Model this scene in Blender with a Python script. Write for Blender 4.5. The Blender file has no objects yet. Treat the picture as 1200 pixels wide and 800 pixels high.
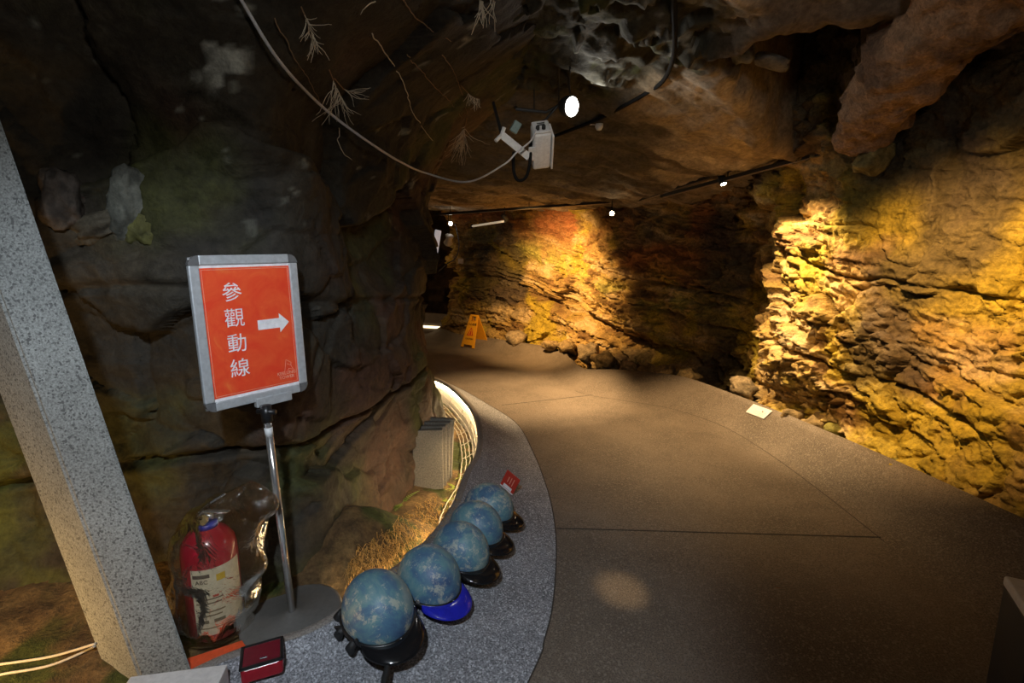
import bpy, bmesh, math, random
import numpy as np
from mathutils import Vector, Matrix, Euler

random.seed(7)
RNG = np.random.default_rng(11)
SC = bpy.context.scene
COL = SC.collection

# ------------------------------------------------------------------ camera
CAM_H, PITCH, FPX = 1.4, math.radians(10.0), 600.0
cam_d = bpy.data.cameras.new('camera'); cam = bpy.data.objects.new('camera', cam_d); COL.objects.link(cam)
cam_d.sensor_width = 36.0; cam_d.lens = 36.0 * FPX / 1200.0; cam_d.clip_start = 0.02
cam.location = (0, 0, CAM_H); cam.rotation_euler = (math.pi / 2 - PITCH, 0, 0)
SC.camera = cam
# ------------------------------------------------------------------ world, exposure
w = bpy.data.worlds.new('cave_dark'); SC.world = w; w.use_nodes = True
w.node_tree.nodes['Background'].inputs[0].default_value = (0.9, 0.95, 1.0, 1)
w.node_tree.nodes['Background'].inputs[1].default_value = 0.004
SC.view_settings.view_transform = 'Standard'; SC.view_settings.look = 'None'
SC.view_settings.exposure = 0.0; SC.view_settings.gamma = 1.0
SC.view_settings.use_curve_mapping = False

WARM = (1.0, 0.60, 0.24); WARM2 = (1.0, 0.70, 0.36); COOL = (0.80, 0.89, 1.0); WHITE = (1.0, 0.95, 0.88)


def spot(name, loc, target, energy, color, angle, blend=0.6, radius=0.03):
    d = bpy.data.lights.new(name, 'SPOT'); d.energy = energy; d.color = color
    d.spot_size = math.radians(angle); d.spot_blend = blend; d.shadow_soft_size = radius
    o = bpy.data.objects.new(name, d); COL.objects.link(o); o.location = loc
    o.rotation_euler = (Vector(target) - Vector(loc)).to_track_quat('-Z', 'Y').to_euler()
    return o


def point(name, loc, energy, color, radius=0.05):
    d = bpy.data.lights.new(name, 'POINT'); d.energy = energy; d.color = color; d.shadow_soft_size = radius
    o = bpy.data.objects.new(name, d); COL.objects.link(o); o.location = loc
    return o


# lamps hung along the gallery, with some added unseen fill spots (the fittings in view are built further down)
spot('entrance_cool_lamp', (-0.22, -0.15, 2.15), (-0.72, 1.42, 0.50), 140, COOL, 74, 0.6, 0.05)
spot('entrance_wash_lamp', (0.5, -0.6, 2.3), (-0.1, 3.0, 2.4), 42, WHITE, 112, 0.9, 0.2)
spot('housing_fill_spot', (0.05, 0.1, 2.15), (0.08, 3.2, 2.08), 75, WHITE, 15, 1.0, 0.04)  # added unseen fill, only brightens the camera housing
spot('wall_spot_buttress', (1.58, 3.70, 2.00), (2.12, 3.72, 1.15), 300, WARM2, 72, 0.95, 0.03)
spot('wall_spot_near', (0.95, 1.9, 2.25), (2.36, 2.74, 1.10), 430, WARM, 50, 0.95, 0.05)
spot('wall_spot_far', (-0.25, 6.05, 1.80), (0.62, 7.15, 0.85), 560, WARM, 94, 1.0, 0.03)
spot('path_spot', (0.95, 5.2, 1.75), (0.28, 5.15, 0.0), 560, (1.0, .65, .31), 70, 0.95, 0.03)
spot('path_spot_right', (1.35, 4.7, 1.95), (1.45, 4.05, 0.1), 300, (1.0, .65, .31), 80, 0.95, 0.03)
spot('wet_sign_fill_spot', (-0.30, 6.6, 1.80), (-0.62, 8.0, 0.05), 40, WARM2, 40, 0.9, 0.03)  # added fill without a fitting, brightens the wet floor sign
spot('path_wash', (0.6, 1.2, 2.4), (1.5, 2.7, 0.0), 2, WARM2, 90, 0.9, 0.1)
spot('floor_patch_lamp', (0.9, 0.5, 2.4), (0.46, 1.94, 0.0), 190, WARM2, 5.5, 1.0, 0.01)
point('low_lamp_behind_strut', (-1.72, 1.10, 0.24), 15, (1.0, 0.58, 0.20), 0.06)
point('far_niche_lamp', (-1.9, 9.3, 1.3), 5.0, WARM, 0.05)

# ------------------------------------------------------------------ helpers
FWD = np.array([0, math.cos(PITCH), -math.sin(PITCH)]); DWN = np.array([0, -math.sin(PITCH), -math.cos(PITCH)])


def ray(u, v):
    return FWD + np.array([1.0, 0, 0]) * ((u - 600) / FPX) + DWN * ((v - 400) / FPX)


def at(u, v, s):
    """photo pixel + depth along the view axis -> point"""
    return np.array([0, 0, CAM_H]) + ray(u, v) * s


def onz(u, v, z):
    r = ray(u, v); return np.array([0, 0, CAM_H]) + r * ((z - CAM_H) / r[2])


def link(o): COL.objects.link(o); return o


def tag(o, label=None, cat=None, group=None, kind=None):
    if label: o['label'] = label
    if cat: o['category'] = cat
    if group: o['group'] = group
    if kind: o['kind'] = kind
    return o


def thing(name, label, cat, loc=(0, 0, 0), rot=(0, 0, 0), group=None):
    o = bpy.data.objects.new(name, None); link(o); o.location = loc; o.rotation_euler = rot
    o.empty_display_size = 0.1
    return tag(o, label, cat, group)


def obj(name, me, mat=None, parent=None, smooth=False):
    if isinstance(me, bmesh.types.BMesh):
        bm = me; bmesh.ops.recalc_face_normals(bm, faces=bm.faces); me = bpy.data.meshes.new(name); bm.to_mesh(me); bm.free()
    o = bpy.data.objects.new(name, me); link(o)
    if mat is not None:
        for m in (mat if isinstance(mat, (list, tuple)) else [mat]): me.materials.append(m)
    if parent is not None: o.parent = parent
    if smooth: me.polygons.foreach_set('use_smooth', [True] * len(me.polygons))
    return o


def autosmooth(o, deg=35):
    me = o.data; me.polygons.foreach_set('use_smooth', [True] * len(me.polygons))
    bm = bmesh.new(); bm.from_mesh(me)
    for e in bm.edges:
        if len(e.link_faces) == 2 and e.calc_face_angle(0) > math.radians(deg): e.smooth = False
    bm.to_mesh(me); bm.free(); return o


def box_bm(sx, sy, sz, c=(0, 0, 0), bevel=0, seg=2, M=None):
    bm = bmesh.new(); bmesh.ops.create_cube(bm, size=1)
    bmesh.ops.scale(bm, vec=(sx, sy, sz), verts=bm.verts)
    if bevel: bmesh.ops.bevel(bm, geom=bm.edges[:], offset=bevel, segments=seg, affect='EDGES', profile=.5)
    bmesh.ops.translate(bm, vec=c, verts=bm.verts)
    if M is not None: bm.transform(M)
    return bm


def join_bm(*bms):
    out = bmesh.new()
    for b in bms:
        me = bpy.data.meshes.new('t'); b.to_mesh(me); b.free(); out.from_mesh(me); bpy.data.meshes.remove(me)
    return out


def tube_bm(pts, r, seg=8, bm=None, cap=True):
    bm = bm or bmesh.new(); pts = [Vector(p) for p in pts]; n = len(pts)
    rs = r if isinstance(r, (list, tuple, np.ndarray)) else [r] * n
    up = Vector((0, 0, 1)); rings = []; prev = None
    for i, p in enumerate(pts):
        t = (pts[min(i + 1, n - 1)] - pts[max(i - 1, 0)]).normalized()
        a = prev if prev is not None else (up if abs(t.z) < .9 else Vector((1, 0, 0)))
        a = (a - t * a.dot(t)).normalized(); prev = a; b = t.cross(a)
        rings.append([bm.verts.new(p + (a * math.cos(k * 2 * math.pi / seg) + b * math.sin(k * 2 * math.pi / seg)) * float(rs[i])) for k in range(seg)])
    for i in range(n - 1):
        for k in range(seg): bm.faces.new((rings[i][k], rings[i][(k + 1) % seg], rings[i + 1][(k + 1) % seg], rings[i + 1][k]))
    if cap: bm.faces.new(rings[0][::-1]); bm.faces.new(rings[-1])
    return bm


def lathe_bm(prof, seg=32, bm=None, M=None):
    bm = bm or bmesh.new(); rings = []
    for r, z in prof:
        if r < 1e-6: rings.append([bm.verts.new((0, 0, z))])
        else: rings.append([bm.verts.new((r * math.cos(k * 2 * math.pi / seg), r * math.sin(k * 2 * math.pi / seg), z)) for k in range(seg)])
    for a, b in zip(rings, rings[1:]):
        for k in range(seg):
            va = a if len(a) == 1 else [a[k], a[(k + 1) % seg]]; vb = b if len(b) == 1 else [b[(k + 1) % seg], b[k]]
            if len(va) + len(vb) > 2: bm.faces.new(va + vb)
    if M is not None: bm.transform(M)
    return bm


def prism_bm(poly, t, M=None, z0=0):
    """flat polygon (x, y) extruded by t along z"""
    bm = bmesh.new(); a = [bm.verts.new((x, y, z0)) for x, y in poly]; b = [bm.verts.new((x, y, z0 + t)) for x, y in poly]
    n = len(poly); bm.faces.new(a[::-1]); bm.faces.new(b)
    for i in range(n): bm.faces.new((a[i], a[(i + 1) % n], b[(i + 1) % n], b[i]))
    if M is not None: bm.transform(M)
    return bm


def spline(P, n):
    """Catmull-Rom through P (k, d), n samples evenly spread over the index"""
    P = np.asarray(P, float); k = len(P); t = np.linspace(0, k - 1, n); i = np.clip(t.astype(int), 0, k - 2); f = (t - i)[:, None]
    p0 = P[np.maximum(i - 1, 0)]; p1 = P[i]; p2 = P[i + 1]; p3 = P[np.minimum(i + 2, k - 1)]
    return 0.5 * ((2 * p1) + (p2 - p0) * f + (2 * p0 - 5 * p1 + 4 * p2 - p3) * f ** 2 + (3 * p1 - p0 - 3 * p2 + p3) * f ** 3)


def resample(P, n, dens=None):
    d = np.r_[0, np.cumsum(np.linalg.norm(np.diff(P, axis=0), axis=1))]
    wgt = d if dens is None else np.r_[0, np.cumsum(np.diff(d) * dens((d[1:] + d[:-1]) / 2))]
    q = np.linspace(0, wgt[-1], n); dd = np.interp(q, wgt, d)
    return np.stack([np.interp(dd, d, P[:, j]) for j in range(P.shape[1])], 1), dd


# ------------------------------------------------------------------ numpy noise
def _h(ix, iy, iz, s):
    n = (ix.astype(np.int64) * 374761393 + iy.astype(np.int64) * 668265263 + iz.astype(np.int64) * 2147483647 + s * 1274126177) & 0xFFFFFFFF
    n = ((n ^ (n >> 13)) * 1274126177) & 0xFFFFFFFF
    n = ((n ^ (n >> 16)) * 2246822519) & 0xFFFFFFFF
    return ((n ^ (n >> 15)) & 0xFFFFFF) / float(0xFFFFFF)


def vn(p, s=0):
    i = np.floor(p); f = p - i; f = f * f * f * (f * (f * 6 - 15) + 10); i = i.astype(np.int64); x, y, z = i.T; r = 0
    for dx in (0, 1):
        for dy in (0, 1):
            for dz in (0, 1):
                wt = (f[:, 0] if dx else 1 - f[:, 0]) * (f[:, 1] if dy else 1 - f[:, 1]) * (f[:, 2] if dz else 1 - f[:, 2])
                r = r + wt * _h(x + dx, y + dy, z + dz, s)
    return r * 2 - 1


def fbm(p, o=4, s=0, g=.5):
    r = 0; a = 1
    for k in range(o): r = r + a * vn(p * (2 ** k), s + k); a *= g
    return r


def worley2(a, b, s=0):
    """2-D cellular: nearest cell centre offset (da, db), F2-F1, random per cell"""
    q = np.stack([a, b], 1); i = np.floor(q).astype(np.int64); z = np.zeros(len(a), np.int64)
    F1 = np.full(len(a), 9.); F2 = F1.copy(); ida = z.copy(); idb = z.copy(); da = np.zeros(len(a)); db = da.copy()
    for dx in (-1, 0, 1):
        for dy in (-1, 0, 1):
            cx = i[:, 0] + dx; cy = i[:, 1] + dy
            px = cx + .1 + .8 * _h(cx, cy, z, s); py = cy + .1 + .8 * _h(cx, cy, z, s + 5)
            ex = a - px; ey = b - py; d = np.hypot(ex, ey); m = d < F1
            F2 = np.where(m, F1, np.minimum(F2, d)); F1 = np.where(m, d, F1)
            ida = np.where(m, cx, ida); idb = np.where(m, cy, idb); da = np.where(m, ex, da); db = np.where(m, ey, db)
    return da, db, F2 - F1, _h(ida, idb, z, s + 9), _h(ida, idb, z, s + 13), _h(ida, idb, z, s + 17)


def sst(a, b, x): t = np.clip((x - a) / (b - a), 0, 1); return t * t * (3 - 2 * t)


def grid_mesh(name, P, col=None, smooth=True):
    n, m, _ = P.shape; me = bpy.data.meshes.new(name)
    idx = np.arange(n * m).reshape(n, m)
    q = np.stack([idx[:-1, :-1], idx[1:, :-1], idx[1:, 1:], idx[:-1, 1:]], -1).reshape(-1, 4)
    me.vertices.add(n * m); me.vertices.foreach_set('co', P.reshape(-1).astype(np.float32))
    me.loops.add(q.size); me.loops.foreach_set('vertex_index', q.reshape(-1).astype(np.int32))
    me.polygons.add(len(q)); me.polygons.foreach_set('loop_start', np.arange(0, q.size, 4, dtype=np.int32))
    me.polygons.foreach_set('use_smooth', np.full(len(q), smooth))
    me.update(calc_edges=True)
    if col is not None:
        a = me.color_attributes.new('rock_tone', 'FLOAT_COLOR', 'POINT')
        c = np.ones((n * m, 4), np.float32); c[:, :3] = col.reshape(-1, 3); a.data.foreach_set('color', c.reshape(-1))
    return me


def gnormals(P):
    du = np.gradient(P, axis=0); dv = np.gradient(P, axis=1); n = np.cross(du, dv); return n / np.maximum(np.linalg.norm(n, axis=2, keepdims=True), 1e-9)


def mixc(base, c, m): return base * (1 - m[:, None]) + np.array(c)[None] * m[:, None]


# ------------------------------------------------------------------ materials
class NT:
    def __init__(s, name):
        s.m = bpy.data.materials.new(name); s.m.use_nodes = True; s.t = s.m.node_tree; s.b = s.t.nodes['Principled BSDF']; s.out = s.t.nodes['Material Output']
        s.tc = s.n('ShaderNodeTexCoord')

    def n(s, t, **k):
        x = s.t.nodes.new(t)
        for a, v in k.items():
            if hasattr(x, a): setattr(x, a, v)
            else: x.inputs[a.replace('_', ' ')].default_value = v
        return x

    def l(s, a, b): s.t.links.new(a, b)

    def noise(s, scale, detail=4, rough=.6, dist=0, vec=None):
        x = s.n('ShaderNodeTexNoise'); x.inputs['Scale'].default_value = scale; x.inputs['Detail'].default_value = detail
        x.inputs['Roughness'].default_value = rough; x.inputs['Distortion'].default_value = dist
        s.l(vec or s.tc.outputs['Object'], x.inputs['Vector']); return x.outputs['Fac']

    def ramp(s, fac, stops):
        x = s.n('ShaderNodeValToRGB'); e = x.color_ramp.elements
        while len(e) < len(stops): e.new(.5)
        for el, (p, c) in zip(e, stops): el.position = p; el.color = (*c, 1) if len(c) == 3 else c
        s.l(fac, x.inputs[0]); return x.outputs[0]

    def mix(s, fac, a, b, mode='MIX'):
        x = s.n('ShaderNodeMix', data_type='RGBA', blend_type=mode)
        for i, v in ((0, fac), (6, a), (7, b)):
            if isinstance(v, (int, float)): x.inputs[i].default_value = v
            elif isinstance(v, tuple): x.inputs[i].default_value = (*v, 1)
            else: s.l(v, x.inputs[i])
        return x.outputs[2]

    def bump(s, h, strength=.5, dist=.01, prev=None):
        x = s.n('ShaderNodeBump'); x.inputs['Strength'].default_value = strength; x.inputs['Distance'].default_value = dist
        s.l(h, x.inputs['Height'])
        if prev is not None: s.l(prev, x.inputs['Normal'])
        s.l(x.outputs[0], s.b.inputs['Normal']); return x.outputs[0]


def plain(name, c, rough=.5, metal=0, emis=None, es=0, spec=None, coat=0):
    k = NT(name); k.b.inputs['Base Color'].default_value = (*c, 1); k.b.inputs['Roughness'].default_value = rough; k.b.inputs['Metallic'].default_value = metal
    if spec is not None: k.b.inputs['Specular IOR Level'].default_value = spec
    if coat: k.b.inputs['Coat Weight'].default_value = coat
    if emis: k.b.inputs['Emission Color'].default_value = (*emis, 1); k.b.inputs['Emission Strength'].default_value = es
    f = k.noise(60, 3)
    v = k.ramp(f, [(.3, tuple(x * .86 for x in c)), (.7, tuple(min(1, x * 1.08) for x in c))]); k.l(v, k.b.inputs['Base Color'])
    return k.m


def rockmat(name, fine=45, bump=.6, rough=.85, contrast=.55, spec=.3, vor=0):
    k = NT(name); a = k.n('ShaderNodeVertexColor'); a.layer_name = 'rock_tone'
    f = k.noise(fine, 6, .7); f2 = k.noise(fine * .22, 5, .65, .4)
    g = k.ramp(f, [(.25, (1 - contrast,) * 3), (.75, (1 + contrast * .7,) * 3)])
    g2 = k.ramp(f2, [(.3, (1 - contrast * .7,) * 3), (.7, (1 + contrast * .5,) * 3)])
    c = k.mix(1.0, a.outputs['Color'], g, 'MULTIPLY'); c = k.mix(1.0, c, g2, 'MULTIPLY'); k.l(c, k.b.inputs['Base Color'])
    k.b.inputs['Roughness'].default_value = rough; k.b.inputs['Specular IOR Level'].default_value = spec
    n1 = k.bump(f2, bump, .02)
    if vor:
        mp = k.n('ShaderNodeMapping'); mp.inputs['Scale'].default_value = (1, 1, 1.9); wn = k.n('ShaderNodeTexNoise'); wn.inputs['Scale'].default_value = 7; k.l(k.tc.outputs['Object'], wn.inputs['Vector'])
        mx = k.n('ShaderNodeMix', data_type='RGBA', blend_type='LINEAR_LIGHT'); mx.inputs[0].default_value = .10; k.l(k.tc.outputs['Object'], mx.inputs[6]); k.l(wn.outputs['Color'], mx.inputs[7]); k.l(mx.outputs[2], mp.inputs['Vector'])
        for sc_, ds in ((vor, .05), (vor * 2.6, .02)):
            v = k.n('ShaderNodeTexVoronoi'); v.inputs['Scale'].default_value = sc_; k.l(mp.outputs[0], v.inputs['Vector']); n1 = k.bump(v.outputs['Distance'], bump * .28, ds, n1)
    k.bump(f, bump, .006, n1)
    return k.m


M_ROCK_L = rockmat('damp_dark_rock', 38, .7, .75)
M_ROCK_R = rockmat('ochre_layered_rock', 48, .75, .85, vor=13)
M_RIDGE = rockmat('pebbly_rock', 70, .8, .9, vor=26)
M_CEIL = rockmat('ceiling_rock', 34, .6, .85)


def concrete(name, c1, c2, scale=220, bump=.15, rough=.75, big=True, spk=None):
    k = NT(name); f = k.noise(scale, 3, .7); c = k.ramp(f, [(.36, c1), (.62, c2)])
    if big:
        g = k.ramp(k.noise(2.2, 5, .6, .3), [(.3, (.72,) * 3), (.7, (1.18,) * 3)]); c = k.mix(1.0, c, g, 'MULTIPLY')
    if spk:
        v = k.n('ShaderNodeTexVoronoi'); v.inputs['Scale'].default_value = spk[0]; k.l(k.tc.outputs['Object'], v.inputs['Vector'])
        m = k.ramp(v.outputs['Color'], [(.74, (0, 0, 0)), (.80, (1, 1, 1))]); mm = k.n('ShaderNodeRGBToBW'); k.l(m, mm.inputs[0])
        c = k.mix(mm.outputs[0], c, spk[1])
    k.l(c, k.b.inputs['Base Color']); k.b.inputs['Roughness'].default_value = rough; k.b.inputs['Specular IOR Level'].default_value = .3
    k.bump(f, bump, .004); return k.m


M_PATH = concrete('path_washed_concrete', (.088, .069, .052), (.215, .172, .13), 170, .3, .7, True, (140, (.21, .176, .14)))
M_LEDGE = concrete('ledge_speckled_terrazzo', (.085, .088, .095), (.36, .365, .385), 150, .2, .65, True, (190, (.50, .51, .54)))
M_BEAM = concrete('strut_speckled_concrete', (.17, .18, .172), (.36, .38, .365), 190, .3, .8, True, (190, (.115, .12, .118)))
M_SLAB = concrete('paving_slab_concrete', (.11, .10, .08), (.19, .172, .142), 120, .3, .85)
M_GROOVE = plain('dark_joint', (.045, .036, .028), .9)
M_BLACK = plain('black_plastic', (.012, .012, .013), .35)
M_BLACKMATT = plain('black_metal_matt', (.015, .015, .015), .6)
M_WHITE = plain('white_plastic', (.72, .73, .73), .4)
M_GREYHOUSING = plain('light_grey_painted_metal', (.84, .86, .86), .4)
M_ALU = plain('brushed_aluminium', (.55, .58, .60), .38, .35)
M_ALUDARK = plain('corner_aluminium', (.42, .43, .44), .25, .7)
M_CHROME = plain('chrome', (.80, .79, .77), .16, .85)
M_LAMPGLOW = plain('lamp_face_white', (1, 1, 1), .5, 0, (1.0, .96, .88), 22)
M_SPOTGLOW = plain('lamp_face_warm', (1, .9, .7), .5, 0, (1.0, .80, .50), 60)
M_LED = plain('led_strip_glow', (1, .9, .7), .5, 0, (1.0, .74, .42), 68)
M_CABLEW = plain('white_cable_sheath', (.62, .62, .64), .45)
M_CABLEK = plain('black_cable_sheath', (.012, .012, .012), .85, 0, None, 0, .15)
M_ROPE = plain('cream_cable_sheath', (.62, .55, .42), .6)


# ------------------------------------------------------------------ floor: path between two upturned edges
ZF = lambda Y: -0.02 * np.maximum(np.asarray(Y, float) - 2.0, 0)
ROWS = [  # left lip, left joint, right joint, right lip  (metres)
    ((-1.7, -1.6), (-.9, -1.6), (1.6, -1.6), (2.6, -1.6)), ((-1.35, .5), (-.42, .4), (1.62, .3), (2.5, .5)),
    ((-1.00, 1.28), (.05, 1.46), (1.75, 1.3), (2.4, 1.4)), ((-.66, 1.53), (.12, 1.66), (1.80, 1.8), (2.31, 2.05)),
    ((-.53, 1.74), (.17, 1.88), (1.83, 2.3), (2.25, 2.6)), ((-.37, 2.03), (.214, 2.26), (1.85, 2.9), (2.18, 3.1)),
    ((-.28, 2.40), (.225, 2.6), (1.84, 3.5), (2.08, 3.65)), ((-.25, 2.83), (.21, 2.95), (1.76, 4.1), (1.96, 4.30)),
    ((-.205, 3.23), (.154, 3.5), (1.50, 4.6), (1.74, 5.1)), ((-.25, 3.85), (.036, 4.18), (1.1, 4.9), (1.30, 5.55)),
    ((-.375, 4.45), (-.25, 4.8), (.72, 5.2), (.86, 5.85)), ((-.69, 5.3), (-.6, 5.45), (.5, 5.9), (.74, 6.45)),
    ((-1.06, 5.8), (-.95, 5.9), (.35, 6.8), (.60, 7.15)), ((-1.7, 6.3), (-1.6, 6.4), (-.42, 7.55), (-.34, 8.1)),
    ((-2.5, 6.9), (-2.4, 7.0), (-1.15, 8.35), (-1.05, 8.8)), ((-3.7, 8.0), (-3.6, 8.1), (-1.9, 10.0), (-1.55, 10.4))]
NS = 420
A, B, C, D = [spline([r[j] for r in ROWS], NS) for j in range(4)]
kidx = np.linspace(0, len(ROWS) - 1, NS)
HA = np.interp(kidx, [0, 2, 5, 8, 10, 12, 15], [.15, .15, .145, .125, .10, .07, .06])
HD = np.interp(kidx, [0, 3, 6, 8, 9.3, 10, 11, 12, 15], [.22, .22, .225, .20, .16, .12, .14, .15, .15])


def section(k):
    a, b, c, d = A[k], B[k], C[k], D[k]; pts = []
    for t in np.linspace(0, 1, 9): p = a + (b - a) * t; pts.append((*p, HA[k] * (1 - t) ** 1.6 + ZF(p[1])))
    for t in np.linspace(0, 1, 14)[1:]: p = b + (c - b) * t; pts.append((*p, ZF(p[1])))
    for t in np.linspace(0, 1, 9)[1:]: p = c + (d - c) * t; pts.append((*p, HD[k] * t ** 1.6 + ZF(p[1])))
    pts.append((d[0] + .02, d[1] + .01, HD[k] + ZF(d[1]) - .012)); pts.append((d[0] + .03, d[1] + .02, -.35))
    return pts


PF = np.array([section(k) for k in range(NS)])
me = grid_mesh('floor', PF)
me.materials.append(M_PATH); me.materials.append(M_LEDGE)
mi = np.zeros((NS - 1, PF.shape[1] - 1), np.int32); mi[:, :8] = 1
me.polygons.foreach_set('material_index', mi.reshape(-1))
floor = tag(obj('floor', me), 'washed concrete path sloping between two upturned concrete edges', kind='structure')


def ribbon_on_floor(name, pts, wdt, mat, lift=.0012, parent=None):
    pts = np.asarray(pts, float); t = np.gradient(pts, axis=0)[:, :2]; t /= np.linalg.norm(t, axis=1, keepdims=True); n = np.stack([-t[:, 1], t[:, 0]], 1)
    L = pts.copy(); R = pts.copy(); L[:, :2] += n * wdt / 2; R[:, :2] -= n * wdt / 2; P = np.stack([L, pts + [0, 0, lift], R], 1); P[:, 0, 2] += lift * .5; P[:, 2, 2] += lift * .5
    return obj(name, grid_mesh(name, P), mat, parent)


def fz(p): return np.array([p[0], p[1], float(ZF(p[1]))])


k0 = int(NS * .06); k1 = int(NS * .86)
ribbon_on_floor('joint', [fz(p) for p in B[k0:k1]], .006, M_GROOVE, .002, floor)
ka = int(NS * 4.0 / 15); kb = int(NS * 10.2 / 15)
ribbon_on_floor('joint', [fz(p) for p in C[ka:kb]], .006, M_GROOVE, .002, floor)
pL = onz(652, 617, 0); pR = onz(1038, 628, 0)
ribbon_on_floor('joint', [fz(pL + (pR - pL) * t) for t in np.linspace(0, 1, 30)], .009, M_GROOVE, .0025, floor)
pL = onz(588, 473, -.04); pR = onz(706, 460, -.05)
ribbon_on_floor('joint', [fz(pL + (pR - pL) * t) for t in np.linspace(0, 1, 30)], .010, M_GROOVE, .003, floor)

# kerb nose and inner face on the left, hidden lighting strip below the nose
tA = np.gradient(A, axis=0); tA /= np.linalg.norm(tA, axis=1, keepdims=True); nA = np.stack([-tA[:, 1], tA[:, 0]], 1)   # points away from the path
zA = HA + ZF(A[:, 1])


def alongA(sel, off, dz): return np.stack([A[sel, 0] + nA[sel, 0] * off, A[sel, 1] + nA[sel, 1] * off, zA[sel] + dz], 1)


M_KERB = concrete('kerb_concrete', (.16, .14, .12), (.30, .27, .24), 150, .2, .7)
sel = np.arange(NS)
prof = [(-.006, .0), (.0, .004), (.025, .003), (.034, -.006), (.034, -.028), (.004, -.032), (.004, -.30)]
P = np.stack([alongA(sel, o, z) for o, z in prof], 1)
kerb = tag(obj('trim_1', grid_mesh('trim_1', P), M_KERB, smooth=False), 'concrete kerb nose above the lit planting trough', kind='structure')
M_TROUGH = plain('pale_trough_paint', (.80, .74, .62), .6)
ksel = np.arange(int(NS * 5.2 / 15), int(NS * 13.6 / 15))
P = np.stack([alongA(ksel, .008, -.034), alongA(ksel, .03, -.16), alongA(ksel, .085, -.30)], 1)
obj('trough_lining', grid_mesh('trough_lining', P), M_TROUGH, kerb)
lsel = np.arange(int(NS * 2.7 / 15), int(NS * 13.6 / 15))
P = np.stack([alongA(lsel, o, z) for o, z in [(.012, -.034), (.026, -.034), (.026, -.042), (.012, -.042)]], 1)
led = obj('led_strip', grid_mesh('led_strip', P), M_LED); tag(led, 'glowing warm lighting strip under the curved kerb nose', 'light strip')

# planting ground between kerb and rock
NC = 110
wv = np.linspace(0, 1, NC) ** 1.4 * 2.6
P = np.zeros((NS, NC, 3))
dirn = nA.copy(); blendL = sst(2.2, 1.0, A[:, 1])[:, None]; dirn = dirn * (1 - blendL) + np.array([-1., .15]) * blendL; dirn /= np.linalg.norm(dirn, axis=1, keepdims=True)
P[:, :, :2] = A[:, None, :] + (dirn * .006)[:, None, :] + dirn[:, None, :] * wv[None, :, None]
near = 1 - sst(1.95, 2.75, P[:, :, 1])
P[:, :, 2] = near * .085 + (1 - near) * (-.13 + ZF(P[:, :, 1])) + .05 * sst(.15, .5, np.broadcast_to(wv, (NS, NC))) * (1 - near) + .20 * sst(.03, .36, np.broadcast_to(wv, (NS, NC))) * np.exp(-((P[:, :, 1] - 2.15) / .38) ** 2)
f = P.reshape(-1, 3)
edge = sst(0, .08, np.broadcast_to(wv, (NS, NC)))
P[:, :, 2] += (fbm(f * 7, 4, 3) * .016).reshape(NS, NC) * edge
cl = np.tile([.10, .06, .025], (NS * NC, 1)); cl = mixc(cl, (.17, .105, .04), sst(-.2, .5, fbm(f * 14, 3, 8))); cl = mixc(cl, (.05, .06, .012), sst(.1, .6, fbm(f * 5, 3, 15)))
gd = tag(obj('ground_soil', grid_mesh('ground_soil', P, cl), rockmat('soil', 60, .8, .95)), 'bare brown soil between kerb and rock', kind='structure')

# ------------------------------------------------------------------ right wall: layered rock
WP = [(3.0, -1.6), (2.82, .4), (2.62, 1.4), (2.47, 2.1), (2.38, 2.7), (2.25, 3.25), (2.13, 3.75), (2.22, 4.3), (2.30, 4.9), (1.95, 5.6), (1.42, 6.15), (1.05, 6.7),
      (.78, 7.4), (.05, 8.3), (-.62, 8.95), (-.98, 9.3), (-1.12, 10.2), (-1.1, 11.8)]
wl = spline(WP, 2000); wl, L = resample(wl, 1250, lambda d: np.where((d > 2.8) & (d < 7.5), 1.25, np.where((d >= 7.5) & (d < 13), .9, .3)))
zs = np.concatenate([np.linspace(-.35, 2.35, 290), np.linspace(2.37, 3.0, 20)])
nW = np.gradient(wl, axis=0); nW /= np.linalg.norm(nW, axis=1, keepdims=True); nW = np.stack([-nW[:, 1], nW[:, 0]], 1)      # into the room
if nW[300] @ (np.array([0, 3.]) - wl[300]) < 0: nW = -nW
LL, ZZ = np.meshgrid(L, zs, indexing='ij'); l = LL.ravel(); z = ZZ.ravel()
X0 = np.repeat(wl[:, 0], len(zs)); Y0 = np.repeat(wl[:, 1], len(zs)); p3 = np.stack([X0, Y0, z], 1)
lb = np.interp(3.75, wl[:260, 1] if False else np.maximum.accumulate(wl[:, 1]), L)        # arc length at the buttress
dip = np.where(l > lb, .20 * (l - lb), .05 * (l - lb)); dip = np.minimum(dip, 1.15)
wob = fbm(p3 * .9, 3, 40) * .10
hs = z - dip + wob
farw = sst(lb + .9, lb + 2.2, l); nr = 1 - farw
disp = np.zeros(len(l)); z0_ = np.zeros(len(l))
lay = np.floor(hs * 7 + .8 * vn(np.stack([l * .9, hs * 3, z0_], 1), 44)); li = lay.astype(np.int64); disp += (_h(li, li * 0, li * 0, 3) - .5) * (.03 + .08 * farw)
wa = l * 1.7 + .5 * vn(p3 * 3, 21); wb = hs * 2.6 + .5 * vn(p3 * 3, 22)
da, db, e, r1, r2, r3 = worley2(wa, wb, 3)
disp += (r1 - .5) * .13 + (r2 - .5) * .16 * da + (r3 - .5) * .18 * db - .04 * (1 - sst(0, .07, e)) * (r1 > .35)
wa = l * 5.0 + .8 * vn(p3 * 7, 31); wb = hs * (8.5 + 3 * sst(-.2, .2, vn(p3 * 1.1, 36))) + .9 * vn(p3 * 7, 32)
da, db, e, r1, r2, r3 = worley2(wa, wb, 7)
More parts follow.
